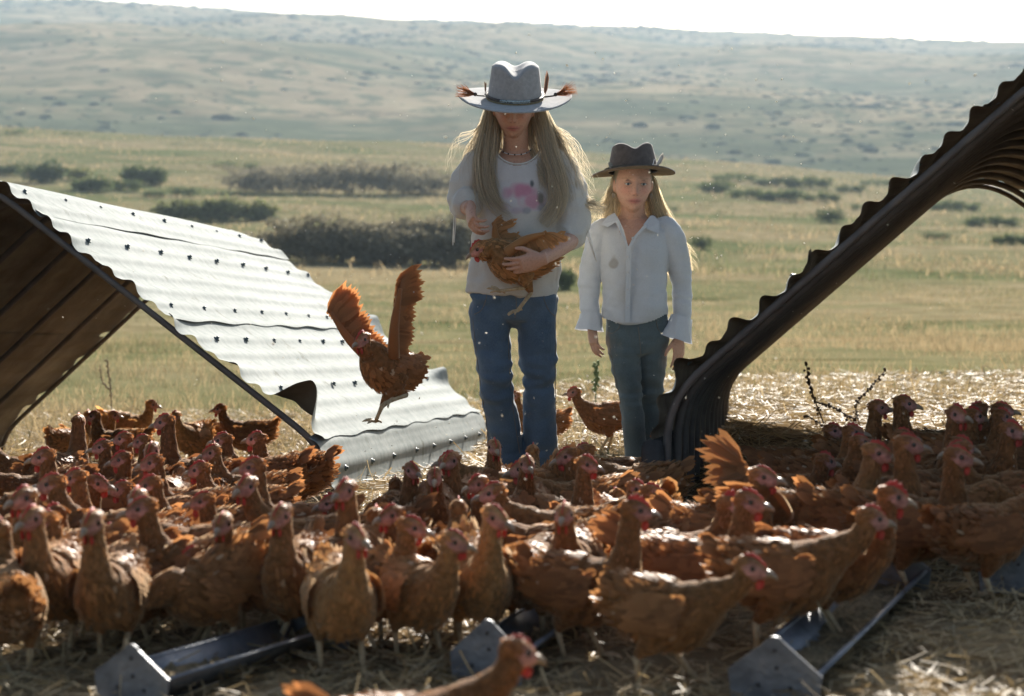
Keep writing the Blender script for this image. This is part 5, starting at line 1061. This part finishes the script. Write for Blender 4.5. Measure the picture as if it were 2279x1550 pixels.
flap([(1378, 490, -.081), (1388, 512, -.094), (1398, 548, -.100), (1394, 550, -.100), (1380, 516, -.092), (1370, 495, -.078)], 'lapel'); flap([(1436, 498, -.082), (1424, 512, -.092), (1408, 530, -.098), (1399, 549, -.100), (1404, 552, -.100), (1422, 522, -.094), (1440, 504, -.082)], 'lapel')
flap([(1394, 548, -.1015), (1404, 548, -.1015), (1405, 600, -.0935), (1403, 650, -.0905), (1402, 718, -.0935), (1391, 718, -.0935), (1392, 650, -.0905), (1393, 600, -.0935)], 'placket')
for v, dy in ((572, -.101), (607, -.0965), (645, -.0945), (685, -.096)):
    mb = MB(); ellipsoid(mb, pt(1398, v, dy), (.0045, .002, .0045), nu=10, nv=6); mb.obj('button', SILVER, root)
mb = MB(); ellipsoid(mb, pt(1408, 530, -.101), (.0045, .002, .0045), nu=10, nv=6); mb.obj('button', SILVER, root)
for pts in ([(1314, 698, -.012, 22, 24), (1314, 712, -.016, 25, 27), (1312, 726, -.02, 29, 31), (1311, 736, -.022, 33, 34)], [(1517, 706, -.008, 23, 24), (1512, 724, -.012, 27, 28), (1507, 742, -.016, 33, 33), (1503, 756, -.018, 39, 38)]):
    mb = MB(); T(mb, pts, n=28, caps=False, res=14); me = mb.mesh('cuff'); co, nr = getco(me); setco(me, co + nr * (.003 * np.sin(np.arctan2(co[:, 1] - co[:, 1].mean(), co[:, 0] - co[:, 0].mean()) * 7 + 1))[:, None]); attr(me, 'tint', np.tile((.55, .575, .60), (len(co), 1))); ob('cuff', me, CLOTH, root)
JEAN2 = denim('grey_denim', (.055, .075, .082), (.10, .128, .135)); mb = MB()
T(mb, [(1416, 690, .005, 66, 45), (1418, 720, .005, 70, 47), (1420, 760, .005, 71, 47), (1421, 785, .005, 60, 42)], n=28)
T(mb, [(1386, 740, .0, 36, 42), (1390, 800, -.01, 34, 42), (1400, 860, -.02, 28, 36), (1408, 920, -.02, 25, 32), (1414, 990, .0, 25, 30), (1418, 1075, .01, 27, 32)], n=20)
T(mb, [(1452, 740, .01, 38, 44), (1450, 800, .03, 36, 42), (1447, 860, .06, 30, 36), (1446, 920, .09, 26, 32), (1447, 990, .10, 24, 30), (1448, 1062, .11, 27, 32)], n=20)
me = fuse(mb, .0045, 2, 'jeans'); co, nr = getco(me); pu = np.array([px(p + org) for p in co]); kn = np.exp(-((pu[:, 1] - 870) / 60) ** 2) + .7 * np.exp(-((pu[:, 1] - 770) / 30) ** 2); setco(me, co + nr * (.0024 * fbs(co, 34, 16) + .0013 * fbs(co, 80, 17) + kn * .0060 * fbs(co * [.5, .5, 2.0], 45, 62, 5))[:, None]); ob('jeans', me, JEAN2, root); seam(me, org, [[(1420, 728), (1424, 760), (1426, 790)], [(1352, 740), (1364, 742), (1376, 732), (1382, 718)], [(1488, 750), (1478, 748), (1466, 735), (1460, 715)], [(1354, 750), (1366, 820), (1382, 900)]], 'seam', STITCH, root)
for u, dy in ((1418, .0), (1448, .10)):
    mb = MB(); p = pt(u, 1075, dy); p[2] = .032; ellipsoid(mb, p + [0, -.03, 0], (.036, .10, .04)); mb.obj('boot', BOOT, root)
rng = np.random.default_rng(8); HB2 = (.54, .45, .30)
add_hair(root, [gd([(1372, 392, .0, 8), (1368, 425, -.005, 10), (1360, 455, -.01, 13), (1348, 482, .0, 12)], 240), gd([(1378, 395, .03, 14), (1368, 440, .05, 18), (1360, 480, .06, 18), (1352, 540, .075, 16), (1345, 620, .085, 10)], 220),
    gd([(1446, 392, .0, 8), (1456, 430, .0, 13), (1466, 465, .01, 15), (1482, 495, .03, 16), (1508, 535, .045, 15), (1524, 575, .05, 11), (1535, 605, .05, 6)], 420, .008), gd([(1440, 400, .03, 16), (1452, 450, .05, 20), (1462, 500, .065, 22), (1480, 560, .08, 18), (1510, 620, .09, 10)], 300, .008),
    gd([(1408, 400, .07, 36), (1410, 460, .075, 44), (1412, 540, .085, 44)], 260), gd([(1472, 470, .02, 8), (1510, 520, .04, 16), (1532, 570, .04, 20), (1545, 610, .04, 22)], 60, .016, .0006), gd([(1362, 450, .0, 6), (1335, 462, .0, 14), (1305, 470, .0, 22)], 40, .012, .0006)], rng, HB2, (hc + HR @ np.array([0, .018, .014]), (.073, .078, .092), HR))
FELT2 = noisemat('brown_felt', [(.3, (.075, .062, .055)), (.7, (.115, .096, .085))], 50, .95, .05, 0, 0, .3, 300, sheen=.2, bdist=.002); FELT2U = noisemat('brown_felt_under', [(.3, (.13, .095, .06)), (.7, (.19, .145, .095))], 50, .95, .05)
hatR = rotx(math.radians(-5)) @ roty(math.radians(-2.0)) @ rotz(math.radians(4)); hatc = pt(1409, 381, -.03)
ring = hat_geo(root, hatc, hatR, .094, .108, .102, .158, .172, lambda x, y, f: -.012 * abs(x) ** 2.4 * f + .004 * y * y * f, FELT2, FELT2U, .80, .022, .10)
ring(.010, 1.012, .003, 'hat_band', noisemat('olive_band', [(.3, (.035, .04, .032)), (.7, (.07, .075, .06))], 120, .8), .012)
def onhat(x, y, z): return hatR @ np.array([x, y, z]) + hatc
plume(root, onhat(.085, -.06, .010), onhat(.108, -.055, .060), .016, (.40, .38, .34)); plume(root, onhat(.075, -.075, .006), onhat(.10, -.065, .045), .012, (.55, .53, .5)); plume(root, onhat(-.088, -.06, .0), onhat(-.098, -.06, .03), .014, (.30, .30, .27))
WIRE = noisemat('bone_wire', [(.3, (.5, .5, .5)), (.7, (.65, .65, .65))], 40, .5)
mb = MB(); tube(mb, [onhat(.040, -.112, .008), onhat(.056, -.112, .002), onhat(.066, -.108, .030)], .0014, n=6); mb.obj('hat_pin', WIRE, root)
for sd in (-1, 1):
    cE = hc + HR @ np.array([sd * .072, .004, -.044]); q = np.linspace(0, 2 * np.pi, 17); mb = MB(); tube(mb, np.stack([.0035 * np.cos(q), .002 * np.cos(q), .008 * np.sin(q)], -1) + cE, .0011, n=6, caps=False); mb.obj('earring', SILVER, root)

# ------------------------------------------------------------------ held hen and flying hen
def hen_matrix(pos, fwd, up, size):
    f = nrm(fwd); l = nrm(np.cross(up, f)); u = np.cross(f, l); Mx = Matrix.Identity(4)
    for i in range(3): Mx[i][0], Mx[i][1], Mx[i][2] = f[i] * size, l[i] * size, u[i] * size
    R = np.column_stack([f, l, u]); p = np.asarray(pos) - R @ np.array([0, 0, .148]) * size
    for i in range(3): Mx[i][3] = p[i]
    loc = lambda q: (R.T @ (np.asarray(q) - p)) / size; dv = lambda v: R.T @ nrm(v); return Mx, loc, dv
Yh = F / 620 - .152
Mx, loc, dv = hen_matrix(py(1158, 580, Yh), (-.95, -.20, -.06), (.05, -.08, 1), 1.08)
LP = [(loc(py(1168, 640, Yh - .02)), loc(py(1112, 648, Yh - .05)), dv((-.9, -.1, .25)), dv((.2, -.5, .8))), (loc(py(1182, 652, Yh + .02)), loc(py(1152, 692, Yh - .02)), dv((-.7, -.6, -.25)), dv((-.3, -.2, .9)))]
hen((0, 0, 0), 0, 'hen held in the taller girl arms with wings raised and feet dangling', 4001, neck=(.050, 0, .012), hyaw=0, hpitch=-.45, M=Mx, lit_tone=1.1, buff=.6, comb=1.1, tail=.9, legpose=LP,
    wings=((dv((.86, -.1, .42)), dv((.10, .0, -1)), .20, .055, .6), (dv((-.30, .1, 1)), dv((.95, 0, -.25)), .13, .075, .6)))
Yf = 5.85
Mx, loc, dv = hen_matrix(py(866, 826, Yf), (-.62, -.72, .28), (-.05, .12, 1), 1.0)
LP = [(loc(py(850, 905, Yf - .05)), loc(py(836, 938, Yf - .04)), dv((-.9, -.3, .1)), dv((0, -.2, 1))), (loc(py(905, 880, Yf - .05)), loc(py(868, 893, Yf - .09)), dv((-.6, -.6, -.5)), dv((-.3, -.3, .8)))]
hen((0, 0, 0), 0, 'flying hen with both wings thrown up in front of the pale shelter', 4002, neck=(.052, .004, .030), hyaw=.1, hpitch=-.5, M=Mx, lit_tone=1.15, buff=.1, comb=1.3, tail=.9, legpose=LP,
    wings=((dv((.12, -.05, 1)), dv((.45, .6, -.1)), .33, .10, .35), (dv((-.66, .2, .80)), dv((.70, .3, .35)), .29, .095, .35)))
